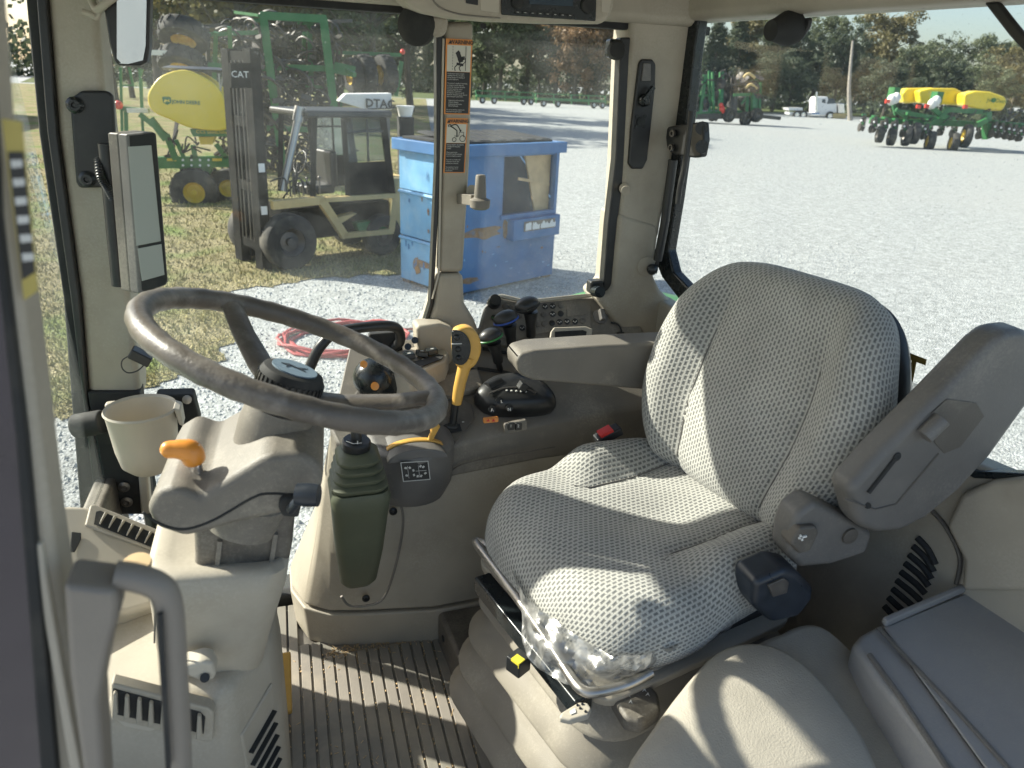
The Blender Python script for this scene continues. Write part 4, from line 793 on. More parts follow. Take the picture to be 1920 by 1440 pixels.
dbox(q, .06, .575, .95, .92, 'decal_white', .0013, 'pictogram_panel'); dbox(q, .06, .015, .95, .572, 'decal_black', .0013, 'text_panel')
b = B(); n_ = V((0, -1, 0))
for k in range(9): b.beam(q(.27, .60+k*.036, .0024), q(.27, .618+k*.036, .0024), .0008)
b.beam(q(.77, .59, .0024), q(.76, .91, .0024), .0009); b.done('road_lines', 'decal_black', SIDEP, smooth=False)
b = B(); b.beam(q(.46, .82, .0025), q(.60, .70, .0025), .009, .0006, up=(0, 1, 0)); b.beam(q(.40, .80, .0025), q(.52, .84, .0025), .006, .0006, up=(0, 1, 0)); b.beam(q(.48, .72, .0025), q(.70, .76, .0025), .007, .0006, up=(0, 1, 0)); b.beam(q(.42, .68, .0025), q(.68, .665, .0025), .005, .0006, up=(0, 1, 0))
b.tube(crom([q(.70, .78, .0025), q(.76, .72, .0025), q(.68, .68, .0025)], 5), .0008, 5); b.tube(crom([q(.44, .66, .0025), q(.36, .63, .0025), q(.38, .585, .0025)], 5), .001, 5); b.tube(crom([q(.60, .655, .0025), q(.53, .63, .0025), q(.58, .585, .0025)], 5), .001, 5); b.done('swaying_tractor_picture', 'decal_black', SIDEP, smooth=False)
body = ['Avoid serious injury or death', 'resulting from loss of control', 'during transport or braking of', 'a towed implement.', '', 'The tractor is capable of operating', 'at transport speeds that may', 'exceed the maximum allowable', 'transport speed for towed', 'implements. If implement', 'manufacturer does not specify', 'maximum transport speed, observe', 'these transport speed limits:', '', 'Implements without brakes', '32 km/h (20mph)', 'Implements with brakes', '40 km/h (25mph)', '', 'Do not exceed the implement\'s', 'maximum transport speed.']
for k, ln in enumerate(body):
    if ln: text(ln, w*.068, q(.09 if k < 13 or k > 18 else .16, .548-k*.0255, .0022), xd, yd, 'print_grey', SIDEP, align='LEFT', ext=.0002, sx=.80)
q, w, h, xd, yd, d = decal('836,221 877,221 871,324 831,324', 0, 0)
text('WARNING', w*.19, q(.59, .945, .0014), xd, yd, 'decal_black', SIDEP, bold=.0003)
b = B(); b.prism([q(.06, .915, .0013), q(.21, .915, .0013), q(.135, .975, .0013)], V((0, -.0005, 0))); b.done('warning_triangle', 'decal_black', SIDEP, smooth=False)
dbox(q, .06, .555, .95, .895, 'decal_white', .0013, 'pictogram_panel'); dbox(q, .06, .015, .95, .55, 'decal_black', .0013, 'text_panel')
b = B()
for u, v, r in ((.42, .615, .0042), (.80, .635, .0062)): b.tube([q(u, v, .0025)+xd*(r*math.cos(a))+yd*(r*math.sin(a)) for a in [i*math.pi/7 for i in range(14)]], .0007, 5, closed=True)
b.tube([q(.42, .68, .0025), q(.62, .68, .0025), q(.64, .75, .0025), q(.84, .75, .0025), q(.84, .66, .0025)], .0007, 5); b.tube([q(.54, .66, .0025), q(.52, .78, .0025), q(.34, .83, .0025), q(.2, .86, .0025)], .0012, 5)
b.tube(crom([q(.30, .875, .0025), q(.5, .88, .0025), q(.68, .78, .0025)], 5), .0011, 5); b.prism([q(.62, .80, .0025), q(.74, .79, .0025), q(.68, .745, .0025)], V((0, -.0005, 0))); b.tube(crom([q(.16, .84, .0025), q(.12, .87, .0025), q(.2, .885, .0025), q(.3, .86, .0025)], 4), .0009, 5); b.done('loader_picture', 'decal_black', SIDEP, smooth=False)
body = ['AVOID INJURY OR DEATH', 'CAUSED BY FALLING', 'LOADS', '', 'When using loader,', 'ALWAYS use JDS selective', 'control in loader position.', '', 'If you do not, loader will', 'continue to move after', 'controls are released.', '', 'See operators manual', 'for use of other front', 'attachments.']
for k, ln in enumerate(body):
    if ln: text(ln, w*.078, q(.09, .518-k*.034, .0022), xd, yd, 'print_grey', SIDEP, align='LEFT', ext=.0002, sx=.85)
# beige hook on the middle pillar
p = ony(900, 378, 1.5)
b = B(); b.beam(ony(868, 372, 1.595), p+V((0, .02, 0)), .03, .022); b.lathe([(.014, -.016), (.021, -.012), (.022, .004), (.013, .008), (.013, .012), (.0105, .052), (.009, .055), (.001, .055)], p, (0, 0, 1), 20); cabp(b, 'coat_hook', 'taupe', bev=.001)
b = B(); b.cyl(ony(885, 357, 1.6), ony(885, 357, 1.58), .012); cabp(b, 'screw_cap', 'beige')
# rear right pillar
RP = py_prism(1.6, '1186,20 1300,20 1298,60 1280,200 1258,330 1240,420 1236,450 1160,430 1168,300 1178,100', .1, 'rear_pillar', 'beige', bev=.014)
py_prism(1.595, '1161,399 1234,421 1236,440 1226,515 1240,545 1262,565 1350,640 1350,720 1190,720 1165,625 1120,560 1148,540', .12, 'quarter_trim', 'beige', bev=.014)
sp = py_prism(1.592, '1204,111 1224,111 1230,120 1229,165 1222,230 1214,300 1206,317 1186,317 1179,308 1184,240 1193,165 1199,118', .03, 'speaker_panel', 'black', par=RP, bev=.004)
py_prism(1.5885, '1207,118 1221,118 1221,152 1203,152', .01, 'grey_window', 'grey_plastic', par=RP, bev=.002)
b = B(); b.lathe([(.014, 0), (.013, .012), (.008, .018), (.001, .018)], ony(1206, 188, 1.592), (0, -1, 0), 20); b.beam(ony(1207, 188, 1.575), ony(1225, 163, 1.575), .012, .008); b.done('latch_knob', 'black_gloss', RP)
for x, y in ((1194, 218), (1209, 218), (1193, 237), (1208, 237)): b = B(); b.lathe([(.004, 0), (.004, .003), (.001, .003)], ony(x, y, 1.592), (0, -1, 0), 8); b.done('screw', 'black_gloss', RP)
b = B(); b.lathe([(.010, 0), (.010, .004), (.001, .004)], ony(1201, 228, 1.592), (0, -1, 0), 18); b.done('speaker_grille', 'black_gloss', RP)
pg = ony(1171, 353, 1.6); b = B(); b.lathe([(.013, 0), (.013, .004), (.005, .006), (.0045, .04), (.011, .041), (.011, .046), (.001, .047)], pg, (-.35, -.9, 0), 16); b.done('coat_peg', 'beige', RP)
# black seals of the rear side window
py_prism(1.605, '1164,70 1184,70 1174,300 1158,420 1146,550 1130,552 1140,420 1154,300', .03, 'window_seal', 'black', bev=.004)
py_prism(1.6, '1145,72 1168,74 1165,110 1142,107', .03, 'window_latch', 'black_gloss', bev=.006)
b = B(); b.lathe([(.019, 0), (.02, .02), (.016, .03), (.001, .03)], ony(1154, 95, 1.6), (-.3, -1, 0), 20); cabp(b, 'latch_knob', 'black_matte')
py_prism(1.6, '1108,528 1132,526 1134,552 1106,552', .03, 'window_latch', 'black', bev=.006); b = B(); b.lathe([(.014, 0), (.014, .03), (.001, .03)], ony(1116, 546, 1.6), (0, -1, .2), 16); cabp(b, 'latch_knob', 'black_gloss')
# rear window wall
Pr = V((.9, 1.62, 0)); nr = V((.9, .19, 0)).normalized(); rdir = V((nr.y, -nr.x, 0)); rdir = V((.19, -.9, 0)).normalized()
def RW(s, d=0): return [onp(x, y, Pr+nr*d, nr) for x, y in pts(s)]
def rw_prism(s, t, name, m, d=0, bev=.005, par=CAB): b = B(); b.prism(RW(s, d), nr*t); return b.done(name, m, par, bev=bev)
rw_prism('1292,30 1310,34 1302,90 1288,220 1268,370 1252,470 1262,510 1300,550 1345,590 1420,640 1640,780 1760,850 1830,884 1960,890 2100,880 2100,900 1960,903 1825,898 1640,800 1400,655 1330,612 1275,565 1240,520 1228,490 1246,370 1266,220 1282,90', .03, 'rear_seal', 'black_gloss', -.01)
rw_prism('1290,30 1600,14 1925,-8 2100,-20 2100,-32 1925,-20 1600,2 1290,18', .03, 'rear_seal', 'black', -.012)
def rwp(y, z, d=0): p = Pr+rdir*((1.62-y)/.978)+nr*d; return V((p.x, p.y, z))
b = B(); b.prism([rwp(1.66, .70, .012), rwp(.2, .70, .012), rwp(.2, 1.47, .012), rwp(1.66, 1.47, .012)], nr*.005); cabp(b, 'rear_window', 'glass_rear', smooth=False)
b = B(); b.prism([rwp(1.62, .0, .0), rwp(.3, .0, .0), rwp(.3, .755, .0), rwp(1.1, .735, .0), rwp(1.3, .76, 0), rwp(1.62, .80, .0)], nr*.05); cabp(b, 'rear_bulkhead', 'beige', bev=.01)
b = B(); b.prism([rwp(1.7, 1.44, -.03), rwp(.2, 1.44, -.03), rwp(.2, 1.55, -.03), rwp(1.7, 1.55, -.03)], nr*.1); cabp(b, 'rear_header', 'beige', bev=.02)
b = B(); b.lathe([(.03, 0), (.031, .02), (.022, .045), (.018, .06), (.001, .062)], onp(1488, 52, Pr, nr), (-1, -.2, -.15), 22); cabp(b, 'rear_latch_knob', 'black_matte')
rw_prism('1467,36 1520,32 1516,50 1500,74 1484,77 1470,62', .01, 'latch_base', 'black', -.002)
# rear window handle bracket and gas strut
P_ = [onp(x, y, V((.86, 1.56, 0)), nr) for x, y in pts('1250,238 1270,234 1318,228 1320,262 1314,294 1300,296 1264,290 1250,282 1247,258')]
b = B(); b.prism(P_, nr*.02); hb = cabp(b, 'latch_bracket', 'black', bev=.005)
for x, y in ((1263, 250), (1260, 277)): b = B(); b.lathe([(.008, 0), (.008, .006), (.004, .006), (.004, .002)], onp(x, y, V((.855, 1.56, 0)), nr), -nr, 14); b.done('bolt', 'steel_dark', hb)
for y in (240, 275): b = B(); b.cyl(onp(1316, y, V((.86, 1.56, 0)), nr), onp(1316, y, V((.90, 1.56, 0)), nr), .014, n=14); b.done('roller', 'black_gloss', hb)
b = B(); b.tube(crom([onp(x, y, V((.835, 1.55, 0)), nr) for x, y in pts('1296,208 1292,250 1284,310 1275,350 1271,382')], 4), .0065, 12); cabp(b, 'latch_handle', 'black')
P_ = [onp(x, y, V((.87, 1.57, 0)), nr) for x, y in pts('1262,300 1246,420 1233,488 1228,512')]
b = B(); b.tube(P_[:3], .011, 12); cabp(b, 'gas_strut', 'black'); b = B(); b.cyl(P_[2], P_[3], .005); b.ball(onp(1223, 505, V((.86, 1.57, 0)), nr), .014, 12, 8); cabp(b, 'strut_end', 'black_gloss')
b = B(); b.lathe([(.024, 0), (.025, .004), (.012, .01), (.001, .01)], ony(1212, 500, 1.594), (-.1, -1, .1), 22); cabp(b, 'strut_mount', 'beige')
rw_prism('1842,4 1872,2 1900,38 1926,70 1926,106 1890,66', .012, 'wiper_arm', 'black', -.006)
# gold lettering stuck on the rear glass
b = B(); b.prism(RW('1696,658 1737,674 1735,685 1718,679 1711,717 1703,714 1709,676 1694,670', .008), nr*.001)
b.prism(RW('1690,672 1698,674 1696,700 1688,698 1689,694 1692,694 1693,688 1689,687 1690,683 1693,683 1694,678 1690,677', .008), nr*.001); b.prism(RW('1689,695 1697,697 1695,714 1693,713 1694,706 1690,705 1691,702 1694,702 1694,700 1689,699', .008), nr*.001)
mat('gold_letter', (.33, .23, .05), .5); cabp(b, 'gold_lettering', 'gold_letter', smooth=False)
# right side glass, sill, header, roof
def pane(name, x0, x1, z0, z1, y, m): b = B(); b.box(((x0+x1)/2, y, (z0+z1)/2), (x1-x0, .005, z1-z0)); return cabp(b, name, m, smooth=False)
pane('side_window', -.37, .335, .035, 1.46, 1.645, 'glass_side'); pane('side_window', .345, .86, .72, 1.46, 1.65, 'glass_side')
b = B(); b.prism([V((-.40, 1.56, .5)), V((-.40, .42, .5)), V((-.44, .42, 1.45)), V((-.44, 1.56, 1.45))], (.005, 0, 0)); cabp(b, 'windscreen', 'glass_front', smooth=False)
b = B(); b.box((.25, 1.64, 1.478), (1.35, .12, .1)); cabp(b, 'side_header', 'beige', bev=.02)
b = B(); b.box((.36, 1.63, 1.424), (1.2, .03, .018)); cabp(b, 'header_seal', 'black_matte', bev=.003)
b = B(); b.box((.30, .93, 1.56), (1.75, 1.52, .09)); cabp(b, 'roof_lining', 'beige_light', bev=.03)
b = B(); b.box((.33, .93, 1.68), (1.98, 1.72, .13)); cabp(b, 'roof_shell', 'jd_green', bev=.05)
b = B(); b.box((-.47, .95, 1.50), (.1, 1.3, .1)); cabp(b, 'front_header', 'beige', bev=.02)
b = B(); b.box((-.06, 1.665, -.03), (.85, .1, .12)); cabp(b, 'door_sill', 'black_matte', bev=.01)
b = B(); b.box((-.40, 1.0, .25), (.04, 1.1, .5)); cabp(b, 'firewall', 'taupe_dark', bev=.01)
b = B(); b.tube([V((-.36, 1.665, .03)), V((-.36, 1.665, 1.44))], .02, 8); cabp(b, 'outer_post', 'black_matte')
# overhead corner pieces: speaker cup
b = B(); b.lathe([(.034, 0), (.038, .01), (.035, .025), (.02, .035), (.001, .035)], ony(786, 46, 1.56), (-.5, -.8, -.2), 26); cabp(b, 'speaker_cup', 'black_matte')
py_prism(1.53, '795,25 842,34 838,62 828,70 806,66 798,52', .06, 'cup_mount', 'beige', bev=.012)
# floor
b = B(); b.box((.30, 1.02, -.03), (1.42, 1.32, .06)); fl = cabp(b, 'floor', 'taupe_dark', bev=.005)
mat('mat_dusty', (.21, .195, .165), .75, var=.12, scale=7, bump=.2, bscale=300, dirt=(.40, .35, .26), dscale=5, damt=.65)
b = B(); b.box((.13, 1.02, .0035), (.62, .86, .007)); cabp(b, 'floor_mat', 'mat_dusty', par=fl, bev=.002)
for k in range(20):
    x = -.135+k*.0262; y1 = 1.60 if x < -.045 else (1.445 if x < .02 else 1.392)
    if x > .3: y1 = 1.2
    b = B(); b.box((x, (y1+.62)/2, .0095), (.0215, y1-.62, .006)); b.done('mat_rib', 'mat_dusty', fl, bev=.0016, seg=1)
rz = random.Random(9)
b = B(); vs = []; fs = []
for k in range(900):
    j = rz.randrange(20); x = -.135+(j+.5)*.0262+rz.gauss(0, .002); y = rz.uniform(.9, 1.41)
    if rz.random() < .35: x = rz.uniform(.02, .28); y = 1.40+rz.gauss(0, .012)-.06*max(0, x-.1)
    s = rz.uniform(.001, .003); p = V((x, y, .009+s*.3)); a = rz.random()*6
    if rz.random() < .12: b.beam(p, p+V((math.cos(a)*.02, math.sin(a)*.02, .004)), .0012)
    else: b.box(p, (s, s*1.3, s))
b.done('straw_crumbs', 'plywood', fl, smooth=False, kind='stuff')
# near door, standing open
DY = .46
door = py_prism(DY, '-140,-200 8,-200 18,0 34,240 82,563 128,953 140,1040 212,1500 -140,1500', -.035, 'door', 'beige', bev=.006)
mat('dark_glass', (.02, .015, .03), .08, coat=.5)
py_prism(DY-.036, '-140,-200 -40,-200 0,420 40,800 92,1440 92,1520 -140,1520', -.004, 'door_glass', 'dark_glass', par=door, bev=.001)
py_prism(DY-.030, '-44,-200 -26,-200 12,400 60,800 118,1440 118,1520 92,1520 40,800 0,420', -.012, 'door_rubber', 'black_matte', par=door, bev=.002)
py_prism(DY+.002, '92,950 112,950 160,1250 205,1500 180,1500 140,1250', -.042, 'door_edge', 'beige_light', par=door, bev=.002)
mat('faded_yellow', (.42, .34, .09), .5)
st = py_prism(DY-.036, '4,222 42,228 72,545 46,562', -.001, 'door_sticker', 'faded_yellow', par=door, bev=0)
py_prism(DY-.0372, '15,285 44,285 66,510 42,525', -.0005, 'sticker_text', 'decal_black', par=door, bev=0)
for k in range(6): y = 300+k*35; x = 18+k*4.3; py_prism(DY-.0378, '%d,%d %d,%d %d,%d %d,%d' % (x+2, y, x+24, y-1, x+25, y+13, x+4, y+15), -.0004, 'sticker_line', 'print_grey', par=door, bev=0)
P_ = PY(DY-.035, '140,1040 232,1052 240,1075 236,1110 222,1160 205,1250 212,1380 222,1560 195,1560 150,1200')
b = B(); b.prism(P_, (0, -.03, 0)); hd = b.done('pull_handle', 'handle_taupe', door, bev=.006)
b = B(); gp_ = crom(PY(DY-.05, '215,1078 250,1082 288,1094 308,1112 318,1150 326,1250 334,1400 340,1570'), 6); b.tube(gp_, .0088, 14); hg = b.done('grip', 'handle_taupe', hd)
b = B(); b.beam(PY(DY-.0615, '300,1150')[0], PY(DY-.0615, '316,1440')[0], .003, .003); b.done('grip_groove', 'black_matte', hd)
b = B(); b.lathe([(.010, -.01), (.0125, 0), (.012, .003), (.001, .0035)], ony(257, 1058, .6), (0, -.15, 1), 22); b.done('grab_cap', 'plywood', door)
# tractor outside: fender, tank steps, tyre
b = B(); fen = [V((1.15+.72*math.cos(a)*1.05, 0, -.06+.68*math.sin(a))) for a in [R(20+i*10) for i in range(15)]]
b.strip([p+V((0, 1.78, 0)) for p in fen], [p+V((0, 2.35, -.02)) for p in fen]); cabp(b, 'rear_fender', 'jd_green', solid=.03)
tw = wheel(CAB, (1.15, 2.1, -.64), (0, 1, 0), .84, .5, 'rim_yellow', .5, 20)
b = B(); b.prism(PY(1.640, '503,1090 512,1062 526,1060 522,1100 505,1118'), (0, -.001, 0)); cabp(b, 'glass_label', 'jd_green_far', smooth=False)
b = B(); b.box((-.02, 2.0, -1.05), (.45, .3, .06)); b.box((-.02, 1.9, -.6), (.45, .2, .05)); cabp(b, 'outer_step', 'jd_green', bev=.01)
b = B(); b.prism([V((1.12, .0, .52)), V((1.12, .75, .52)), V((1.6, .75, .40)), V((1.6, .0, .40))], (0, 0, .05)); cabp(b, 'left_fender', 'beige', bev=.02)
wt = wheel(CAB, (1.5, -.1, -.62), (0, 1, 0), .86, .5, 'rim_yellow', .5, 0)
wt = wheel(CAB, (-1.75, 2.0, -.85), (0, 1, 0), .64, .4, 'rim_yellow', .5, 0)
b = B(); b.box((-1.5, 1.0, .15), (2.1, .75, .85)); cabp(b, 'hood', 'jd_green', bev=.12)
b = B(); b.box((.2, 1.0, -.55), (2.6, .7, .9)); cabp(b, 'chassis', 'black_matte', bev=.08)
# louvred vent and trims on the bulkhead left of the seat
for k in range(9):
    t = k/8; x0 = 1720-t*62; y0 = 1008+t*128; b = B()
    P0_ = [onp(x, y, Pr-nr*.003, nr) for x, y in ((x0, y0), (x0+20+8*math.sin(t*3), y0+22), (x0+34+12*math.sin(t*3), y0+50-18*t))]
    b.tube(crom(P0_, 4), .0062, 6); b.done('vent_slot', 'black_matte', [c for c in CAB.children if c.name.startswith('rear_bulkhead')][0])
b = B(); b.tube(crom([onp(x, y, Pr-nr*.004, nr) for x, y in pts('1745,955 1775,990 1800,1045 1793,1095')], 5), .004, 8); cabp(b, 'trim_seam', 'taupe_dark')
b = B(); b.prism([onp(x, y, Pr-nr*.02, nr) for x, y in pts('1770,985 1800,925 1860,900 2050,880 2050,1110 1800,1110 1803,1050')], nr*.03); cabp(b, 'bulkhead_panel', 'beige', bev=.012)

# ------------------------------------------------------------------ overhead radio console
T = thing('overhead_console', 'beige overhead console with black radio at the top of the side window', 'radio', (.45, 1.5, 1.42))
b = B(); b.loft([[ony(x, y, 1.45) for x, y in pts('756,-60 758,2 775,18 800,28 840,36 900,41 1000,45 1125,46 1142,40 1152,15 1162,-60')], [ony(x, y, 1.45)+V((0, .13, .012)) for x, y in pts('756,-60 758,2 775,18 800,28 840,36 900,41 1000,45 1125,46 1142,40 1152,15 1162,-60')]])
b.done('body', 'beige', T, bev=.012)
def oc(s, t, name, m, Y=1.45, par=T, bev=.001): b = B(); b.prism(PY(Y, s), (0, -t, 0)); return b.done(name, m, par, bev=bev)
rd = oc('938,-40 1118,-40 1115,40 939,28', .006, 'radio', 'black_gloss', bev=.002)
oc('992,-40 1075,-40 1074,12 992,8', .002, 'radio_screen', 'truck_glass', 1.443, rd)
for k in range(8):
    x = 966+k*14; y = 20+k*.9; oc('%d,%.1f %d,%.1f %d,%.1f %d,%.1f' % (x, y, x+10, y+.6, x+10, y+5.6, x, y+5), .0022, 'preset_button', 'black', 1.443, rd); oc('%d,%.1f %d,%.1f %d,%.1f %d,%.1f' % (x+3, y+2, x+7, y+2.3, x+7, y+3.6, x+3, y+3.2), .0003, 'button_mark', 'print_grey', 1.4405, rd)
for x, y, r in ((970, 4, .012), (1102, 10, .015)): b = B(); b.lathe([(r, 0), (r*.95, .006), (r*.8, .008), (.001, .008)], ony(x, y, 1.444), (0, -1, 0), 22); b.done('radio_knob', 'black_matte', rd)
oc('872,-30 897,-30 896,10 873,6', .002, 'switch', 'black'); oc('900,-30 936,-30 936,24 901,20', .0015, 'blank_cover', 'beige_light'); oc('1128,-30 1150,-30 1142,24 1127,22', .0015, 'blank_cover', 'beige_light')
b = B(); b.tube(crom(PY(1.4495, '800,-40 815,5 850,24 900,31 938,34'), 4), .0015, 6); b.done('seam', 'taupe', T)
b = B(); b.prism(PY(1.63, '900,44 906,43 911,45 911,51 906,54 901,52'), (0, -.002, 0)); tag(b.done('window_logo', 'decal_black', None, smooth=False), 'small black leaping-deer maker mark on the side glass below the radio', 'sticker')

# ------------------------------------------------------------------ mirror, display, cup holder
T = thing('interior_mirror', 'black framed rear-view mirror on beige arm at the front pillar', 'mirror', ony(235, 60, 1.42))
b = B(); b.prism(PY(1.40, '188,-60 195,20 204,80 214,116 224,123 262,124 276,117 280,90 283,-60'), (0, .035, 0)); b.done('housing', 'black', T, bev=.008)
mp = [onp(x, y, V((-.2, 1.396, 1.30)), V((-.12, -1, -.10)).normalized()) for x, y in pts('219,-60 276,-60 273,85 268,113 240,120 224,119 219,110')]; b = B(); b.prism(mp, (0, .003, 0)); b.done('glass', 'mirror', T, smooth=False)
b = B(); b.tube(crom([ony(165, -30, 1.44), ony(172, 0, 1.42), ony(182, 18, 1.40), ony(200, 5, 1.39), ony(222, -12, 1.39)], 5), .006, 10); b.tube(crom([ony(154, 22, 1.40), ony(168, 26, 1.40), ony(182, 32, 1.40), ony(188, 12, 1.40)], 5), .0045, 8); b.done('arm', 'beige', T)

T = thing('corner_display', 'slim grey upright monitor with blank screen on the front pillar', 'monitor', ony(262, 400, 1.36))
fr_ = PY(1.36, '237,252 289,247 294,252 316,528 312,535 268,552 260,550'); side = V((-.034, .03, 0))
b = B(); b.prism(fr_, side*.45); b.done('front_shell', 'grey_plastic', T, bev=.006); b = B(); b.prism([p+side*.47 for p in fr_], side*.5); b.done('rear_shell', 'taupe_dark', T, bev=.006)
def dpx(s, t, n, m, k=0): b = B(); b.prism(PY(1.36-.001-k, s), (0, -t, 0)); return b.done(n, m, T, bev=.0012)
dpx('242,254 288,249 292,253 313,526 309,533 273,547 266,544', .002, 'bezel', 'black_matte'); dpx('240,275 284,272 302,452 256,461', .0012, 'screen', 'screen', .002); dpx('258,466 303,457 309,515 266,527', .0012, 'lower_screen', 'screen', .002)
b = B(); b.tube([ony(200, 270, 1.44), ony(225, 535, 1.44)], .014, 12); b.done('mount_post', 'black', T)
P_ = [ony(184, 298, 1.44), ony(188, 330, 1.42), ony(200, 350, 1.42), ony(212, 372, 1.43)]; b = B(); cpts = crom(P_, 14); b.tube(cpts, [.006+.0014*(i % 2) for i in range(len(cpts))], 10); b.done('ribbed_cable', 'black', T)
T = thing('plug_connector', 'small black plug with loose wire loop on the front pillar', 'connector', ony(262, 668, 1.47))
b = B(); b.box(ony(264, 668, 1.46), (.04, .03, .02), Matrix.Rotation(R(35), 3, 'Y')); b.done('plug', 'black', T, bev=.003); b = B(); b.tube(crom(PY(1.46, '247,665 230,675 229,690 240,699 258,695 272,682'), 6), .0013, 6); b.done('wire', 'black', T)

T = thing('cup_holder', 'beige plastic cup holder mounted low on the front pillar', 'cup holder', ony(255, 890, 1.33))
top = ony(253, 764, 1.30); bot = ony(256, 870, 1.30); ax = V((0, 0, 1)); hh = (top-bot).length
cc = V((top.x-.004, 1.36, top.z-.030)); zb = -.128
b = B(); b.lathe([(.001, zb), (.034, zb+.002), (.049, zb+.018), (.055, zb+.05), (.061, -.004), (.064, 0), (.062, .004), (.058, .0), (.052, zb+.06), (.046, zb+.024), (.001, zb+.02)], cc, ax, 40); b.done('cup', 'beige_light', T)
b = B(); b.box(cc+V((-.045, .072, -.062)), (.06, .02, .1)); b.done('mount', 'beige_light', T, bev=.006)
b = B(); b.prism([cc+V((.058, -.02, .006)), cc+V((.070, -.02, .0)), cc+V((.071, -.02, -.035)), cc+V((.064, -.02, -.03)), cc+V((.060, -.02, -.004))], (0, .04, 0)); b.done('spout_lip', 'beige_light', T, bev=.003)
b = B(); b.prism(PY(1.46, '290,742 362,740 375,790 352,860 290,880'), (0, .04, 0)); b.done('bracket', 'black_matte', T, bev=.006)
b = B(); b.lathe([(.009, 0), (.009, .005), (.001, .006)], ony(351, 749, 1.46), (0, -1, .3), 12); b.done('bolt', 'steel', T)
b = B(); b.cyl(ony(138, 800, 1.46), ony(195, 790, 1.45), .024, n=18); tag(b.done('door_stop', 'black_matte', None, bev=.006), 'round black rubber bumper left of the cup holder', 'bumper')
# ================================================================== steering column
wc = V((.005, .897, .966)); wn_ = V((.368, .05, .93)).normalized(); WR = .187
def wpl(x, y): return onp(x, y, wc, wn_)
T = thing('steering_column', 'taupe steering column with big worn steering wheel and orange lever', 'steering wheel', (-.14, .93, 0))
wu = (wpl(430, 568)-wc).normalized(); wu = (wu-wn_*wu.dot(wn_)).normalized(); wv = wn_.cross(wu)
N_ = 96; b = B()
ringp = [wc+(wu*math.cos(2*math.pi*i/N_)+wv*math.sin(2*math.pi*i/N_))*WR for i in range(N_)]
b.tube(ringp, [.0144+.0006*math.sin(i*2*math.pi/N_*32) for i in range(N_)], 18, closed=True); rim = b.done('wheel_rim', 'wheel_rim', T, ang=80)
hubc = wc-wn_*.052
ang2 = (wpl(800, 742)-wc); a2 = math.atan2(ang2.dot(wv), ang2.dot(wu))
angs = [0, a2, a2+(2*math.pi-a2 if a2 > 0 else -(2*math.pi+a2))/2]
for a in angs:
    d = wu*math.cos(a)+wv*math.sin(a); tq = wn_.cross(d); rr_ = []
    for t, w_, h_, k in ((.03, .046, .02, 1), (.07, .042, .02, .85), (.13, .036, .02, .45), (.168, .034, .02, .1), (.186, .042, .022, 0)):
        c = wc+d*t-wn_*(.052*k); rr_.append([c+tq*(w_/2*math.cos(q))+wn_*(h_/2*math.sin(q)) for q in [2*math.pi*i/12 for i in range(12)]])
    b = B(); b.loft(rr_); b.done('spoke', 'wheel_rim', T)
b = B(); b.lathe([(.03, -.03), (.040, -.022), (.0415, .0), (.041, .024), (.038, .031), (.033, .033), (.001, .033)], hubc, wn_, 40); hub = b.done('hub_cap', 'black_matte', T)
for i in range(36):
    a = 2*math.pi*i/36; d = wu*math.cos(a)+wv*math.sin(a); b = B(); b.beam(hubc+d*.042-wn_*.01, hubc+d*.0415+wn_*.022, .0036, .003, up=d); b.done('knurl', 'black', hub)
b = B(); b.lathe([(.029, .0), (.029, .002), (.001, .0022)], hubc+wn_*.033, wn_, 32); b.done('emblem', 'pale_blue', hub)
b = B(); e0 = hubc+wn_*.0354; ex = V((1, .1, 0)); ex = (ex-wn_*ex.dot(wn_)).normalized(); ey = wn_.cross(ex)
b.prism([e0+ex*(x*.022)+ey*(y*.018) for x, y in ((-.8, .3), (-.3, .5), (.1, .1), (.8, .35), (.4, 0), (.6, -.5), (.15, -.15), (-.3, .1), (-.55, -.4), (-.5, .1))], wn_*.0006); b.done('emblem_mark', 'black', hub, smooth=False)
b = B(); b.lathe([(.046, -.20), (.050, -.165), (.050, -.155), (.047, -.153), (.045, -.12), (.044, -.08), (.046, -.05), (.044, -.02), (.001, -.015)], hubc+wn_*.0, wn_, 36); b.done('wheel_collar', 'taupe', T)
near = PY(.80, '272,958 292,922 330,915 376,932 440,893 500,856 560,850 596,868 606,892 602,925 575,950 530,966 440,985 380,1003 345,1010 290,992')
far = [V((p.x+.012, .985, p.z+dz)) for p, dz in zip(near, (-.0, .0, .012, .012, .01, .01, .0, -.005, -.01, 0, 0, 0, 0, 0, 0, 0))]
mid = [a.lerp(c, .5)+V((0, 0, .006 if 2 < i < 8 else 0)) for i, (a, c) in enumerate(zip(near, far))]
b = B(); b.loft([near, mid, far]); us = b.done('upper_shroud', 'taupe', T, bev=.011, seg=4)
b = B(); b.tube(crom([p+V((0, -.0005, 0)) for p in PY(.80, '268,960 300,982 345,992 400,975 470,935 505,925 575,930')], 5), .0016, 6); b.done('shroud_seam', 'black_matte', us)
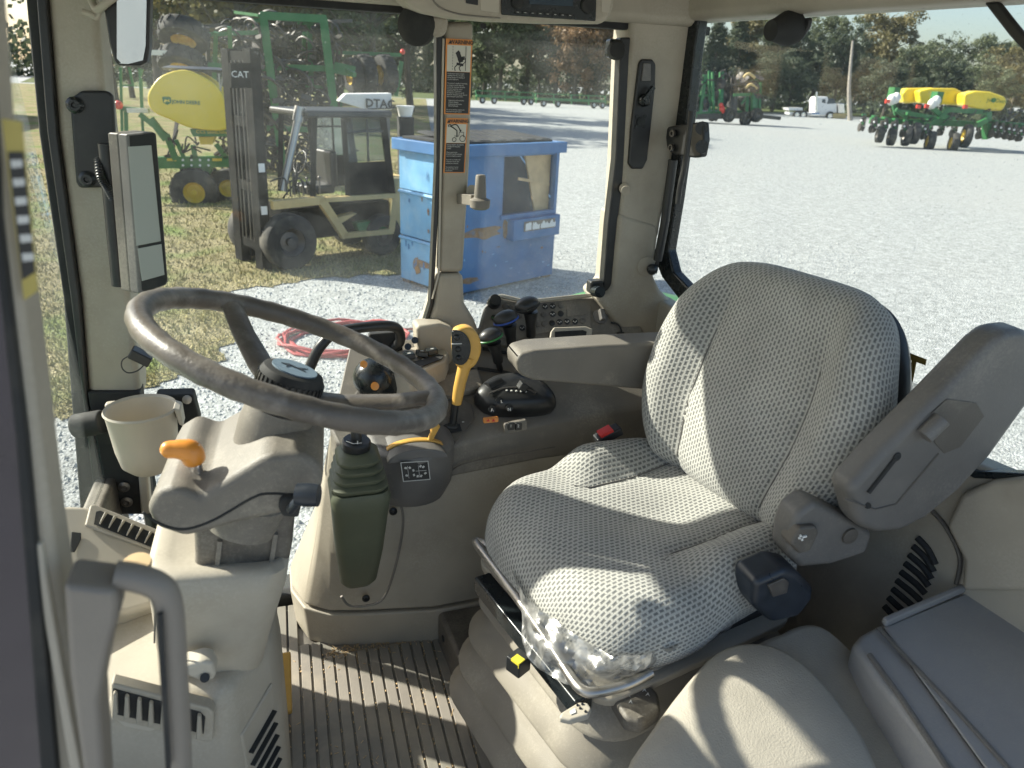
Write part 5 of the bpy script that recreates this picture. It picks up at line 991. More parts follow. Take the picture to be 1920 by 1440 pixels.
# icons and slot on top of the shroud
tn = V((.16, -.25, .95)).normalized()
def tp(x, y, d=.0): return onp(x, y, ony(372, 905, .835)+V((0, 0, .002)), tn)+tn*d
lv = ony(372, 893, .845)
b = B(); b.prism([lv+V((x, y, 0)) for x, y in ((-.020, -.008), (-.008, -.012), (.02, -.004), (.022, .004), (.004, .008), (-.006, .02), (-.014, .02), (-.012, .006))], (0, 0, .0022)); b.done('shift_gate', 'black_matte', us, smooth=False)
b = B(); b.tube([lv+V((0, 0, -.01)), lv+V((.002, 0, .035)), lv+V((.0, .0, .042))], .0065, 14); ls = b.done('lever_stem', 'chrome', T)
kp_ = PY(.845, '366,868 358,848 340,843 318,843 300,846'); b = B(); b.tube(crom(kp_, 5), [.0105, .0125, .0135, .014, .0145, .0145, .0145, .014, .0135, .013, .0125, .012, .0115, .011, .0108, .0108, .0105, .0098, .008, .005, .002][:len(crom(kp_, 5))], 16); b.done('lever_knob', 'orange', ls)
nt = ony(344, 908, .835)+V((0, 0, .003)); text('N', .013, nt, (.8, -.5, 0), (.5, .8, .25), 'print_grey', us, 'letter_n', bold=.0003)
ic = ony(408, 890, .845)+V((0, 0, .004)); b = B()
for k in range(4): b.box(ic+V((-.012+k*.008, .004-k*.002, 0)), (.005, .006+.002*(k % 2), .001))
b.done('tractor_icon', 'print_grey', us, smooth=False)
b = B(); b.prism([ony(x, y, .85)+V((0, 0, .004)) for x, y in pts('523,857 540,850 552,850 560,862 582,868 585,880 560,878 535,872 524,866')], (0, 0, .002)); b.done('switch_pad', 'taupe_dark', us, bev=.0008)
# indicator stalk
b = B(); b.prism(PY(.79, '525,940 538,932 560,934 566,945 560,972 530,970 522,955'), (0, .03, 0)); b.done('stalk_socket', 'black_matte', T, bev=.004)
b = B(); b.tube([ony(545, 955, .78), ony(560, 938, .765), ony(572, 928, .755)], .006, 10); b.lathe([(.001, -.014), (.013, -.013), (.014, 0), (.013, .013), (.001, .014)], ony(577, 928, .755), (.9, -.3, 0), 18); b.done('indicator_stalk', 'navy_black', T)
# neck and lower shroud
def rr(c, w, d, r=.02, tilt=0): return [V((c[0]+x, c[1]+y, c[2]+x*tilt)) for x, y in ring2(w, d, r)]
b = B(); b.loft([rr((-.10, .92, .62), .12, .09, .012), rr((-.085, .92, .70), .125, .1, .012), rr((-.075, .92, .79), .13, .11, .012)]); b.done('column_neck', 'taupe_dark', T, bev=.003)
b = B()
for x in (-.125, -.055): b.beam(V((x, .868, .665)), V((x+.012, .866, .725)), .006)
b.done('neck_rod', 'taupe', T)
b = B(); b.loft([rr((-.150, .93, .44), .085, .11, .03, .05), rr((-.148, .93, .47), .13, .15, .045, .05), rr((-.138, .93, .56), .155, .17, .045, .0), rr((-.122, .93, .65), .175, .185, .04, -.06), rr((-.118, .93, .683), .178, .185, .04, -.1), rr((-.117, .93, .690), .160, .165, .036, -.1), rr((-.113, .93, .684), .135, .12, .03, -.1)]); b.done('lower_shroud', 'beige', T, ang=60)
b = B(); b.tube([V((-.19, .838, .70)), V((-.205, .836, .60))], .0012, 6); b.done('shroud_seam', 'taupe_dark', T)
b = B(); b.box((-.185, .845, .688), (.022, .02, .012)); b.done('tilt_latch', 'black_matte', T, bev=.004)

# ================================================================== dashboard
T = thing('dashboard', 'beige lower dashboard with air vents around the column foot', 'dashboard', (-.26, 1.0, 0))
dn = V((.35, -.38, .86)).normalized(); dP = V((-.30, 1.10, .615))
def da(x, y, k=0): return onp(x, y, dP+dn*k, dn)
b = B(); b.prism([da(x, y) for x, y in pts('20,960 128,946 165,948 330,1005 360,1045 340,1120 240,1150 20,1150')], -dn*.14); b.done('top_panel', 'beige_light', T, bev=.01)
b = B(); b.prism([da(x, y, .001) for x, y in pts('168,950 178,949 305,1000 298,1036 288,1036 158,988')], dn*.006); vb = b.done('vent_bezel', 'beige', T, bev=.003)
b = B(); b.prism([da(x, y, .0075) for x, y in pts('180,960 188,958 296,1004 290,1026 284,1026 176,983')], dn*.001); b.done('vent_cavity', 'black_matte', vb, smooth=False)
for k in range(6):
    t = (k+.6)/6.2; x = 184+t*104; y = 968+t*44; c = da(x, y, .008); b = B()
    e1 = (da(x+10, y-12, .008)-c); e2 = (da(x-6, y+12, .008)-c); b.prism([c+e1, c+e1*.2+dn*.014, c+e2*.8+dn*.008, c+e2, c-dn*.001], (c-da(x+5, y+2, .008))*.5); b.done('vent_blade', 'beige_light', vb, bev=.0012)
b = B(); b.prism([da(x, y, .001) for x, y in pts('134,998 152,1000 152,1012 140,1036 130,1036')], dn*.002); b.done('side_vent', 'black_matte', T, bev=.001)
b = B(); base = [V(p) for p in [(-.36, .84, 0), (-.30, .80, 0), (-.13, .80, 0), (-.066, .90, 0), (-.068, 1.08, 0), (-.36, 1.08, 0)]]
def lv_(dz, k, ox=0): return [V((p.x*k+ox, .94+(p.y-.94)*k, dz)) for p in base]
b.loft([lv_(0, 1), lv_(.2, 1.0, .005), lv_(.40, .98, .006), lv_(.49, .93, -.002), lv_(.52, .86, -.012)]); ped = b.done('pedestal', 'beige', T, bev=.02, seg=4)
b = B(); b.prism(PY(.795, '208,1282 392,1328 402,1338 400,1390 390,1394 208,1352'), (0, .02, 0)); vb = b.done('vent_bezel', 'beige', T, bev=.004)
b = B(); b.prism(PY(.7935, '212,1292 375,1336 385,1346 382,1376 210,1338'), (0, .002, 0)); b.done('vent_cavity', 'black_matte', vb, smooth=False)
for k in range(8): x = 214+k*22.5; y = 1292+k*6; b = B(); b.prism(PY(.793, '%d,%d %d,%d %d,%d %d,%d' % (x, y, x+7, y+2, x+9, y+40, x-3, y+46)), (0, -.008, 0)); b.done('vent_blade', 'beige', vb, bev=.002)
b = B(); b.prism(PY(.795, '212,1346 300,1366 280,1374 230,1364'), (0, .008, 0)); b.done('thumb_slider', 'beige_light', vb, bev=.003)
b = B(); b.prism(PY(.80, '338,1252 380,1240 400,1244 406,1262 402,1278 372,1278 340,1266'), (0, .03, 0)); lc = b.done('latch_clip', 'beige_light', T, bev=.006)
b = B(); b.cyl(ony(384, 1271, .80), ony(384, 1271, .795), .006); b.done('clip_hole', 'black', lc)
g0 = V((-.117, .818, 0)); g1 = V((-.073, .887, 0)); gn = V((.84, -.54, 0)).normalized(); gd = (g1-g0).normalized()
sv = [g0+V((0, 0, .43)), g1+V((0, 0, .45)), g1+V((0, 0, .10)), g0+V((0, 0, .10))]
b = B(); b.prism([p-gn*.002 for p in sv], gn*.008); vb = b.done('side_grille', 'beige', T, bev=.004)
for k in range(12):
    z = .12+k*.025; c = (g0+g1)/2+gn*.007+V((0, 0, z)); b = B(); b.beam(c-gd*.032-V((0, 0, .008)), c+gd*.032+V((0, 0, .008)), .012, .003, up=gn.cross(gd)); b.done('grille_slot', 'black_matte', vb)
b = B(); b.prism([V((-.12, 1.20, .05)), V((-.062, 1.20, .05)), V((-.058, 1.31, .11)), V((-.125, 1.31, .11))], (0, -.01, .02)); pd = b.done('brake_pedal', 'amber', T, bev=.004)

# ================================================================== right console
C = thing('control_console', 'taupe right-hand control console with levers, switches and beige side walls', 'control console', (.35, 1.5, 0))
def ring(z, P, sl=0): return [V((x, y, z+(max(0, y-1.36)*sl))) for x, y in P]
f0 = [(-.05, 1.625), (-.047, 1.54), (-.02, 1.47), (.03, 1.435), (.10, 1.418), (.27, 1.385), (.5, 1.385), (.90, 1.40), (.86, 1.60), (.3, 1.63)]
f1 = [(-.056, 1.63), (-.055, 1.53), (-.025, 1.452), (.03, 1.415), (.10, 1.398), (.27, 1.368), (.5, 1.372), (.90, 1.40), (.86, 1.60), (.3, 1.63)]
f2 = [(.125, 1.63), (.085, 1.50), (.058, 1.43), (.072, 1.385), (.13, 1.356), (.30, 1.362), (.52, 1.395), (.90, 1.42), (.86, 1.60), (.3, 1.63)]
f15 = [tuple(V(a).lerp(V(c), .45)) for a, c in zip(f1, f2)]
b = B(); b.loft([ring(0, f0), ring(.115, f1)]); b.done('skirt', 'beige', C, bev=.006)
b = B(); b.loft([ring(.118, [(x+.002, y+.004) for x, y in f1]), ring(.30, f15), ring(.545, f2, .54)]); body = b.done('side_body', 'beige', C, bev=.012)
# dark upper band + deck
f3 = [(x, y-.004) for x, y in f2]; f4 = [(x+(.0), y-.0) for x, y in f3]
def dkz(y): return .575+(y-1.36)*.54
b = B(); b.loft([[V((x, y-.006, .49)) for x, y in f3], [V((x, y-.004, dkz(y)-.012)) for x, y in f4], [V((x, y+.006, dkz(y))) for x, y in f4]]); dk_ = b.done('deck', 'taupe', C, bev=.006)
nd = V((0, -.475, .88)).normalized(); Pd = V((0, 1.36, .576))
def DK(x, y, k=0): return onp(x, y, Pd+nd*k, nd)
def dk_prism(s, t, name, m, par=C, k=.001, bev=.003): b = B(); b.prism([DK(x, y, k) for x, y in pts(s)], nd*t); return b.done(name, m, par, bev=bev)
# quadrant housing (dark drum at the front of the deck)
q0 = [ony(x, y, 1.315) for x, y in pts('712,858 722,846 760,838 815,838 838,846 842,860')]
cq = ony(779, 850, 1.30); hc = V((cq.x, 1.345, 0)); ZQ = cq.z-.587; b = B()
def drum(z, r, ry=.085): return [V((hc.x+r*math.cos(a), hc.y-ry*math.sin(a), z)) for a in [math.pi*i/10 for i in range(11)]]+[V((hc.x-r, hc.y+.05, z)), V((hc.x+r, hc.y+.05, z))]
b.loft([drum(ZQ+q, a, c) for q, a, c in ((.46, .066, .05), (.50, .085, .072), (.56, .09, .082), (.592, .09, .084), (.600, .078, .074))]); b.done('quadrant_housing', 'grey_plastic', C, bev=.005)
b = B()
arc = [cq+V((.062*math.cos(a), 0, .026*math.sin(a))) for a in [math.pi*i/16 for i in range(17)]]
b.prism([p+V((0, -.034, 0)) for p in arc], (0, .095, 0)); b.done('quadrant_arch', 'grey_plastic', C, bev=.005)
b = B(); b.strip([p+V((0, .0, 0))+(p-cq)*.04 for p in arc], [p+V((0, .016, 0))+(p-cq)*.04 for p in arc]); b.done('quadrant_stripe', 'amber', C, solid=.002)
kq = cq+V((.03, .008, .02)); b = B(); b.tube([kq, kq+V((.008, 0, .018)), kq+V((.012, -.002, .036)), kq+V((.013, -.004, .042))], [.0055, .0065, .0105, .004], 14); b.done('throttle_lever', 'amber', C)
# black decal on the drum
b = B(); P_ = [onp(x, y, V((.2, 1.252, .5)), V((.12, -1, .1)).normalized()) for x, y in pts('751,867 802,864 806,898 756,902')]; n2 = V((.12, -1, .1)).normalized()
b.prism([p for p in P_], n2*.001); dl = b.done('lever_decal', 'decal_black', C, smooth=False)
def dq(u, v): return P_[0].lerp(P_[1], u).lerp(P_[3].lerp(P_[2], u), v)+n2*.0016
b = B()
for a, c in (((0, 0), (1, 0)), ((1, 0), (1, 1)), ((1, 1), (0, 1)), ((0, 1), (0, 0))): b.beam(dq(*a), dq(*c), .0014)
for u0, v0, u1, v1 in ((.22, .2, .22, .85), (.62, .2, .62, .85), (.5, .5, .9, .5)): b.beam(dq(u0, v0), dq(u1, v1), .0007)
for u, v in ((.15, .3), (.15, .7), (.42, .45), (.42, .7), (.7, .25), (.8, .3), (.85, .65), (.68, .78), (.55, .78), (.3, .3)): b.box(dq(u, v), (.005, .0008, .004), Matrix.Rotation(u*3, 3, 'Y'))
b.done('decal_print', 'print_grey', dl, smooth=False)
# olive boot with bellows and park handle
bc = V((.098, 1.225, -.032)); b = B()
def bt(z, w, d, r=.02, ox=0, oy=0): return [V((bc.x+x+ox, bc.y+y+oy, z+bc.z)) for x, y in ring2(w, d, r)]
b.loft([bt(.335, .058, .07, .018, -.006, .07), bt(.36, .075, .09, .024, -.006, .055), bt(.45, .094, .10, .024, -.003, .035), bt(.56, .107, .115, .022, 0, .015), bt(.60, .112, .12, .022), bt(.612, .104, .112, .022)]); b.done('brake_boot', 'olive', C, ang=50)
rg_ = []
for k in range(4):
    z = .612+k*.0165; w = .104-k*.008; rg_ += [bt(z, w-.012, w-.002, .022), bt(z+.006, w, w+.008, .024), bt(z+.011, w, w+.008, .024)]
rg_ += [bt(.68, .066, .07, .02), bt(.684, .05, .052, .018)]
b = B(); b.loft(rg_); b.done('bellows', 'olive', C, ang=50)
b = B(); b.lathe([(.024, 0), (.0265, .004), (.0265, .018), (.024, .021), (.001, .022)], bc+V((-.002, 0, .682)), (.1, -.1, 1), 28); dl2 = b.done('dial', 'black', C)
b = B(); b.tube(crom([bc+V((0, 0, .70)), bc+V((0, .004, .722)), bc+V((.006, .018, .738)), bc+V((.016, .035, .742))], 5), .010, 14); b.done('handle_stem', 'black', dl2)
b = B(); b.tube([bc+V((-.02, -.008, .7055)), bc+V((-.008, -.02, .7045)), bc+V((.008, -.02, .7045))], .0008, 5); b.box(bc+V((.0, -.02, .706)), (.002, .002, .006)); b.done('dial_mark', 'print_grey', dl2, smooth=False)
# raised apron round the boot, with screws
P_ = [ony(x, y, 1.33) for x, y in pts('735,935 752,950 755,990 742,1060 720,1120 690,1135 655,1135 640,1118')]
b = B(); b.tube(crom(P_, 5), .003, 8); b.done('apron_edge', 'taupe', C)
for x, y, yy_ in ((737, 958, 1.355), (686, 1121, 1.376)): b = B(); b.lathe([(.009, 0), (.009, .004), (.005, .006), (.003, .003)], ony(x, y, yy_), (0, -1, .05), 14); b.done('screw', 'black', C)
b = B(); b.tube(crom([ony(x, y, 1.345) for x, y in pts('742,940 790,935 828,915 850,880 900,862 1040,838')], 5), .0018, 6); b.done('body_seam', 'taupe_dark', C)
# yellow multi-function lever
j0 = DK(848, 800, .0)
gt = dk_prism('800,808 868,748 885,760 890,785 850,838 806,826', .004, 'shift_gate', 'taupe_dark', k=.002); dk_prism('822,806 836,795 862,795 866,808 845,812', .001, 'gate_slot', 'black_matte', par=gt, k=.007, bev=0)
for x, y in ((820, 785), (812, 800), (868, 790)): text('-' if x > 860 else ':', .02, DK(x, y, .0075), (1, 0, 0), (0, .88, .475), 'print_grey', gt)
jy = j0.y
b = B(); b.tube([j0, ony(853, 762, jy), ony(855, 752, jy)], [.0085, .0085, .0095], 14); b.ball(j0+nd*.003, (.016, .014, .008)); js = b.done('joystick_stem', 'black', C)
jp = [ony(x, y, jy-.002) for x, y in ((856, 757), (862, 722), (870, 690), (876, 668))]
b = B(); b.tube(crom(jp, 5), [.0105+.0005*i for i in range(4)]+[.0125, .0125, .0125, .013, .0132, .0135, .014, .0145, .0155, .017, .018, .019], 18); jg = b.done('joystick_grip', 'amber', C)
P_ = [ony(x, y, jy-.016) for x, y in pts('862,617 878,614 893,622 902,640 903,662 894,684 880,694 866,692 855,684 850,650 853,625')]
b = B(); b.prism(crom(P_, 3, True), (0, .03, 0)); b.done('joystick_head', 'amber', jg, bev=.008, seg=4)
P_ = [ony(x, y, jy-.017) for x, y in pts('846,625 852,618 866,621 877,632 882,650 878,670 868,682 856,682 848,672')]
b = B(); b.prism(crom(P_, 3, True), (0, -.006, 0)); jf = b.done('thumb_plate', 'black_gloss', jg, bev=.002)
for x, y, r in ((857, 633, .0068), (859, 655, .0062), (860, 671, .006)): b = B(); b.ball(ony(x, y, jy-.024), (r, .005, r), 14, 8); b.done('thumb_button', 'black', jg)
b = B(); b.beam(ony(847, 645, jy-.024), ony(866, 644, jy-.024), .0022); b.done('thumb_ridge', 'print_grey', jg)
# three hydraulic levers
for nm, hx, hy, bx, by, rm, sc_ in (('green', 919, 630, 938, 694, 'green_ring', 1.0), ('blue', 948, 597, 962, 667, 'blue_ring', 1.05), ('plain', 988, 572, 996, 650, 'black_matte', 1.08)):
    p0 = DK(bx, by, 0); Yl = p0.y; p1 = ony(hx+7, hy+12, Yl-.01); t_ = (p1-p0)
    b = B(); b.tube([p0, p0+t_*.3, p0+t_*.31, p0+t_*.62, p1], [.0075, .0075, .012, .0125, .0175], 14); lvv = b.done('hydraulic_lever', 'black', C, label='black hydraulic lever with %s ring' % nm if nm != 'plain' else 'black hydraulic lever without coloured ring')
    hc_ = ony(hx, hy, Yl-.012); rt = Matrix.Rotation(R(-18), 3, 'Y')
    b = B(); b.ball(hc_, (.0285*sc_, .022*sc_, .0185*sc_), 20, 12, rt); b.done('knob', 'black', lvv)
    b = B(); b.tube([hc_+rt @ V((.0282*sc_*math.cos(a), .0218*sc_*math.sin(a), -.0045)) for a in [i*math.pi/14 for i in range(28)]], .0024, 8, closed=True); b.done('knob_ring', rm, lvv)
for s in ('905,652 975,664 1005,670 1006,675 975,669 905,657', '895,688 950,696 1005,712 1005,717 950,701 895,693', '960,650 1010,662 1010,666 960,655'):
    dk_prism(s, .0015, 'lever_slot', 'black_matte', k=.001, bev=0)
# black control pod
P_ = [DK(x, y) for x, y in pts('890,758 900,738 925,722 975,718 1015,735 1033,755 1032,775 985,782 920,780')]
b = B(); pr_ = crom(P_, 3, True); cp_ = sum(pr_, V())/len(pr_)
b.loft([pr_, [p.lerp(cp_, -.04)+nd*.014 for p in pr_], [p.lerp(cp_, -.02)+nd*.03 for p in pr_], [p.lerp(cp_, .10)+nd*.044 for p in pr_], [p.lerp(cp_, .3)+nd*.05 for p in pr_], [p.lerp(cp_, .6)+nd*.052 for p in pr_]]); pod = b.done('control_pod', 'black', C, ang=70)
for x, y in ((922, 768), (936, 751), (955, 765)):
    b = B(); b.lathe([(.008, 0), (.008, .003), (.001, .004)], ony(x, y, cp_.y-.062), (0, -.75, .6), 16); b.done('pod_button', 'black', pod)
for x, y, c in ((923, 769, 'A'), (941, 753, 'L'), (955, 768, 'N')): text(c, .010, ony(x, y, cp_.y-.070), (1, -.1, 0), (0, .4, .9), 'print_grey', pod)
b = B(); b.tube(crom([DK(x, y, .052) for x, y in pts('918,738 945,728 980,727 1005,737')], 5), .0022, 6); b.done('thumbwheel_slot', 'steel_dark', pod)
b = B()
for k in range(5): b.box(DK(950+k*9, 732+k*.5, .053), (.0035, .004, .002))
b.done('scale_marks', 'print_grey', pod, smooth=False)
b = B(); b.box(DK(980, 724, .058), (.02, .022, .018), Matrix.Rotation(R(30), 3, 'Y')); b.done('thumb_slider', 'black', pod, bev=.003)
b = B(); cpts = [DK(x, y, .044) for x, y in ((914, 727), (938, 715))]; b.cyl(cpts[0], cpts[1], .013, n=22); b.done('thumbwheel', 'black', pod)
# buttons below the pod
b = B(); b.box(ony(920, 787, 1.352), (.034, .01, .012)); hz = b.done('hazard_button', 'decal_orange', C, bev=.003)
b = B(); b.prism([ony(916, 785, 1.345), ony(912, 790, 1.345), ony(918, 790, 1.345)], (0, -.001, 0)); b.prism([ony(926, 785, 1.345), ony(922, 790, 1.345), ony(928, 790, 1.345)], (0, -.001, 0)); b.done('hazard_mark', 'red', hz, smooth=False)
b = B(); b.box(ony(966, 799, 1.356), (.052, .012, .026), Matrix.Rotation(R(-6), 3, 'Y')); rk = b.done('rocker_bezel', 'taupe', C, bev=.004)
for x in (958, 972): b = B(); b.box(ony(x, 799, 1.349), (.015, .008, .017)); b.done('rocker_switch', 'black', rk, bev=.002)
for x, c in ((958, '1'), (972, '2')): text(c, .009, ony(x, 799, 1.344), (1, 0, 0), (0, 0, 1), 'print_grey', rk)
# black switch lever with orange buttons behind the wheel
p = ony(705, 712, 1.43); b = B(); b.tube(crom([p+V((.035, .03, -.06)), p+V((.012, .01, -.02)), p+V((-.01, 0, .01)), p+V((-.03, -.01, .035))], 5), [.026, .028, .030, .033, .036, .038, .040, .042, .043, .043, .042, .040, .036, .03, .022, .008], 18); sj = b.done('side_joystick', 'black_gloss', C)
for x, y, r in ((703, 724, .0085), (682, 683, .0075)): b = B(); b.lathe([(r, 0), (r, .004), (.001, .005)], ony(x, y, 1.377), (-.1, -.9, .3), 16); b.done('orange_button', 'orange', sj)
b = B(); b.prism([DK(x, y, .0) for x, y in pts('640,770 690,715 735,700 760,720 730,790 660,800')], nd*.012); b.done('joystick_base', 'taupe_dark', C, bev=.005)
dk_prism('820,718 850,705 895,700 905,735 840,752 815,745', .02, 'raised_block', 'taupe', bev=.006)
b = B(); b.ball(ony(886, 712, 1.52), (.014, .02, .03), 14, 10); b.done('flip_cover', 'black', C); b = B(); b.ball(ony(882, 704, 1.505), (.006, .006, .012), 10, 8); b.done('yellow_tip', 'yellow_tag', C)
# rocker tray against the window
P_ = [ony(x, y, 1.52) for x, y in pts('735,690 742,672 800,655 822,654 836,662 834,676 790,690')]
tr_ = [V((p.x, p.y, p.z)) for p in [onz(x, y, .715) for x, y in pts('716,690 732,660 800,643 832,648 842,660 836,676 770,704 728,702')]]
b = B(); b.prism(tr_, (0, 0, -.05)); tray_ = b.done('switch_tray', 'beige', C, bev=.008)
b = B(); b.prism([onz(x, y, .717) for x, y in pts('752,686 822,666 832,668 828,674 775,694')], (0, 0, .002)); b.done('tray_recess', 'black_matte', tray_, smooth=False)
for k in range(4):
    c = onz(748+k*19+(5 if k > 1 else 0), 671-k*4.2, .724); b = B(); b.box(c, (.024, .03, .012), Matrix.Rotation(R(-8), 3, 'X') @ Matrix.Rotation(R(8*(-1)**k), 3, 'Y')); kx = b.done('rocker_key', 'black_gloss', tray_, bev=.002)
    b = B(); b.box(c+V((0, -.002, .0065)), (.007, .004, .001)); b.done('key_mark', 'print_grey', tray_, smooth=False)
py_prism(1.555, '780,612 826,607 850,615 860,645 845,690 800,690 783,662', .06, 'pillar_block', 'beige', par=C, bev=.01)
# slanted switch panel under the rear side window
np_ = V((0, -.78, .62)).normalized(); Pp_ = V((0, 1.575, .705))
def PN(x, y, k=0): return onp(x, y, Pp_+np_*k, np_)
def pn_prism(s, t, name, m, par=C, k=.0, bev=.002): b = B(); b.prism([PN(x, y, k) for x, y in pts(s)], np_*t); return b.done(name, m, par, bev=bev)
sw = pn_prism('905,648 840,640 900,612 910,575 918,562 938,557 985,567 1090,556 1180,560 1215,640 1110,648', -.03, 'switch_panel', 'taupe', bev=.006)
pn_prism('904,622 912,574 935,566 985,572 1085,562 1106,561 1108,614 1035,622 1000,628 960,640', .002, 'panel_face', 'taupe', par=sw, k=.001, bev=.001)
pn_prism('910,571 918,558 940,553 985,564 1090,553 1108,552 1108,558 1088,560 985,570 938,560 920,566', .008, 'panel_lip', 'beige_light', par=sw, k=.001)
def btn(x, y, r, lit, mk=None):
    b = B(); b.lathe([(r, 0), (r, .002), (r*.8, .003), (.0005, .003)], PN(x, y, .0032), np_, 18); o = b.done('push_button', 'black' if lit else 'taupe_dark', sw)
    if mk:
        b = B(); c = PN(x, y, .0066); e1 = V((1, 0, 0)); e2 = np_.cross(e1)
        for k in range(3): b.box(c+e1*((k-1)*r*.5)+e2*((-1)**k*r*.15), (r*.3, r*.2, r*.35))
        b.done('button_symbol', mk, sw, smooth=False)
for x, y, l in ((947, 575, 0), (960, 576, 0), (972, 577, 1), (926, 596, 2), (930, 610, 0), (936, 624, 1), (973, 592, 0), (979, 615, 1), (1022, 575, 1), (1036, 574, 1), (1051, 573, 0), (1019, 590, 0), (1036, 589, 1), (1051, 588, 3), (1008, 608, 0), (1020, 607, 0), (1035, 606, 3), (1049, 604, 1), (1063, 603, 1), (1078, 603, 1), (1092, 602, 0), (1001, 590, 3)):
    btn(x, y, .0078, l > 0, {1: 'print_grey', 2: 'green_ring', 3: None, 0: None}[l])
pn_prism('1061,570 1098,566 1099,590 1063,594', .0012, 'blank_cover', 'taupe', par=sw, k=.0032, bev=.0005)
b = B(); b.lathe([(.016, 0), (.0165, .006), (.0155, .022), (.014, .025), (.001, .026)], PN(925, 569, .002), np_, 26); b.done('rotary_knob', 'black', sw)
pc = PN(1125, 594, .001); b = B(); b.lathe([(.020, 0), (.020, .006), (.016, .008), (.001, .008)], pc, np_, 26); so_ = b.done('socket_cap', 'grey_plastic', sw)
b = B(); b.box(pc+np_*.014, (.014, .016, .03), Matrix.Rotation(R(-40), 3, 'X')); b.done('cap_tab', 'grey_plastic', sw, bev=.003)
b = B(); b.tube(crom([PN(1145, 605, .003), PN(1158, 608, .006), PN(1165, 620, .005), PN(1160, 632, .003)], 5), .0022, 8); b.box(PN(1163, 628, .004), (.018, .006, .014)); b.done('tether', 'black', sw)
a_ = [PN(x, y, .001) for x, y in pts('1030,625 1036,617 1095,615 1108,620 1106,635 1098,640 1036,641 1028,637')]
b = B(); b.prism(a_, np_*.014); ct = b.done('coin_tray', 'beige_light', sw, bev=.003); b = B(); b.prism([PN(x, y, .0155) for x, y in pts('1040,622 1092,619 1100,622 1098,632 1040,636')], np_*.001); b.done('tray_recess', 'black_matte', sw, smooth=False)
# grab rail ahead of the console
gr = crom([ony(572, 712, 1.50), ony(585, 680, 1.50), ony(602, 648, 1.50), ony(630, 624, 1.51), ony(680, 614, 1.52), ony(730, 611, 1.53), ony(748, 620, 1.54), ony(750, 640, 1.55), ony(738, 652, 1.56)], 6)
T = thing('grab_rail', 'bent black grab rail beside the side window behind the steering wheel', 'grab rail', gr[0])
b = B(); b.tube(gr, .0115, 14); b.done('rail', 'black', T); b = B(); b.prism(PY(1.565, '692,627 752,622 756,660 692,664'), (0, .02, 0)); b.done('mount_plate', 'black_matte', T, bev=.004)
b = B(); b.tube([gr[0], gr[0]+(gr[0]-gr[4]).normalized()*.14], .0115, 12); b.done('lower_post', 'black', T)
for x, y in ((712, 648), (778, 638), (765, 650)): b = B(); b.cyl(ony(x, y, 1.565), ony(x, y, 1.55), .008); b.done('bolt', 'black_gloss', T)
# ================================================================== driver's seat
def smooth(t): t = max(0, min(1, t)); return t*t*(3-2*t)
def pillow(n, ax, ay, p, H, r0, top, shape=None):
    vs = []; uv = []; tab = [0]; NN = 200; ra = (ax+ay)/2
    def e(r): return 0 if r <= r0 else H*(1-math.sqrt(max(0, 1-((r-r0)/(1-r0))**2)))
    for i in range(NN): a, c = i/NN, (i+1)/NN; tab.append(tab[-1]+math.hypot(ra*(c-a), e(c)-e(a)))
    for i in range(n+1):
        for j in range(n+1):
            s, t = -1+2*i/n, -1+2*j/n
            s = math.copysign(1-(1-abs(s))**1.25, s); t = math.copysign(1-(1-abs(t))**1.25, t)
            r = max(abs(s), abs(t))
            if r < 1e-6: x = y = 0; k = 1; L = 1
            else:
                a, c = s/r, t/r; k = (abs(a)**p+abs(c)**p)**(-1/p); x, y = ax*r*a*k, ay*r*c*k; L = tab[min(NN, int(r*NN))]/(r*ra)
            z = top(x, y)-e(r); uv.append((x*L, y*L))
            if shape: x, y = shape(x, y)
            vs.append(V((x, y, z)))
    fs = [(i*(n+1)+j, (i+1)*(n+1)+j, (i+1)*(n+1)+j+1, i*(n+1)+j+1) for i in range(n) for j in range(n)]
    per = [i*(n+1) for i in range(n)]+[n*(n+1)+j for j in range(n)]+[i*(n+1)+n for i in range(n, 0, -1)]+[j for j in range(n, 0, -1)]
    return vs, fs, uv, per
def pillow_obj(name, m, par, P, xf, depth):
    vs, fs, uv, per = P; vs = list(vs); k0 = len(vs); uv = list(uv)
    for q in per: p = vs[q]; vs.append(V((p.x*.97, p.y*.97, p.z-depth))); uv.append((uv[q][0]*1.1, uv[q][1]*1.1))
    m_ = len(per)
    fs = fs+[(per[i], per[(i+1) % m_], k0+(i+1) % m_, k0+i) for i in range(m_)]+[tuple(range(k0, k0+m_))]
    me = bpy.data.meshes.new(name); me.from_pydata([tuple(xf @ p) for p in vs], [], fs); me.update()
    ul = me.uv_layers.new(name='UVMap')
    for lp in me.loops: ul.data[lp.index].uv = uv[lp.vertex_index]
    bm = bmesh.new(); bm.from_mesh(me); bmesh.ops.recalc_face_normals(bm, faces=bm.faces); bm.to_mesh(me); bm.free()
    for p in me.polygons: p.use_smooth = True
    me.materials.append(M[m]); o = bpy.data.objects.new(name, me); COL.objects.link(o); o.parent = par; return o
S = thing('driver_seat', 'grey patterned fabric driver seat on pleated suspension base', 'seat', (.60, 1.0, 0), R(13))
SL = (Matrix.Translation((.60, 1.0, 0)) @ Matrix.Rotation(R(13), 4, 'Z'))
def ctop(x, y):
    z = .575+.034*smooth((abs(y)-.115)/.07)*smooth((x+.06)/.09)-.016*math.exp(-(y/.12)**2)*math.exp(-((x-.02)/.16)**2)
    z -= .020*smooth((-.12-x)/.13)
    z += .0035*math.sin(x*31+y*17)*math.sin(y*23-x*9)
    z -= .007*math.exp(-((abs(y)-.118)/.008)**2)*smooth((x+.05)/.04)
    return z
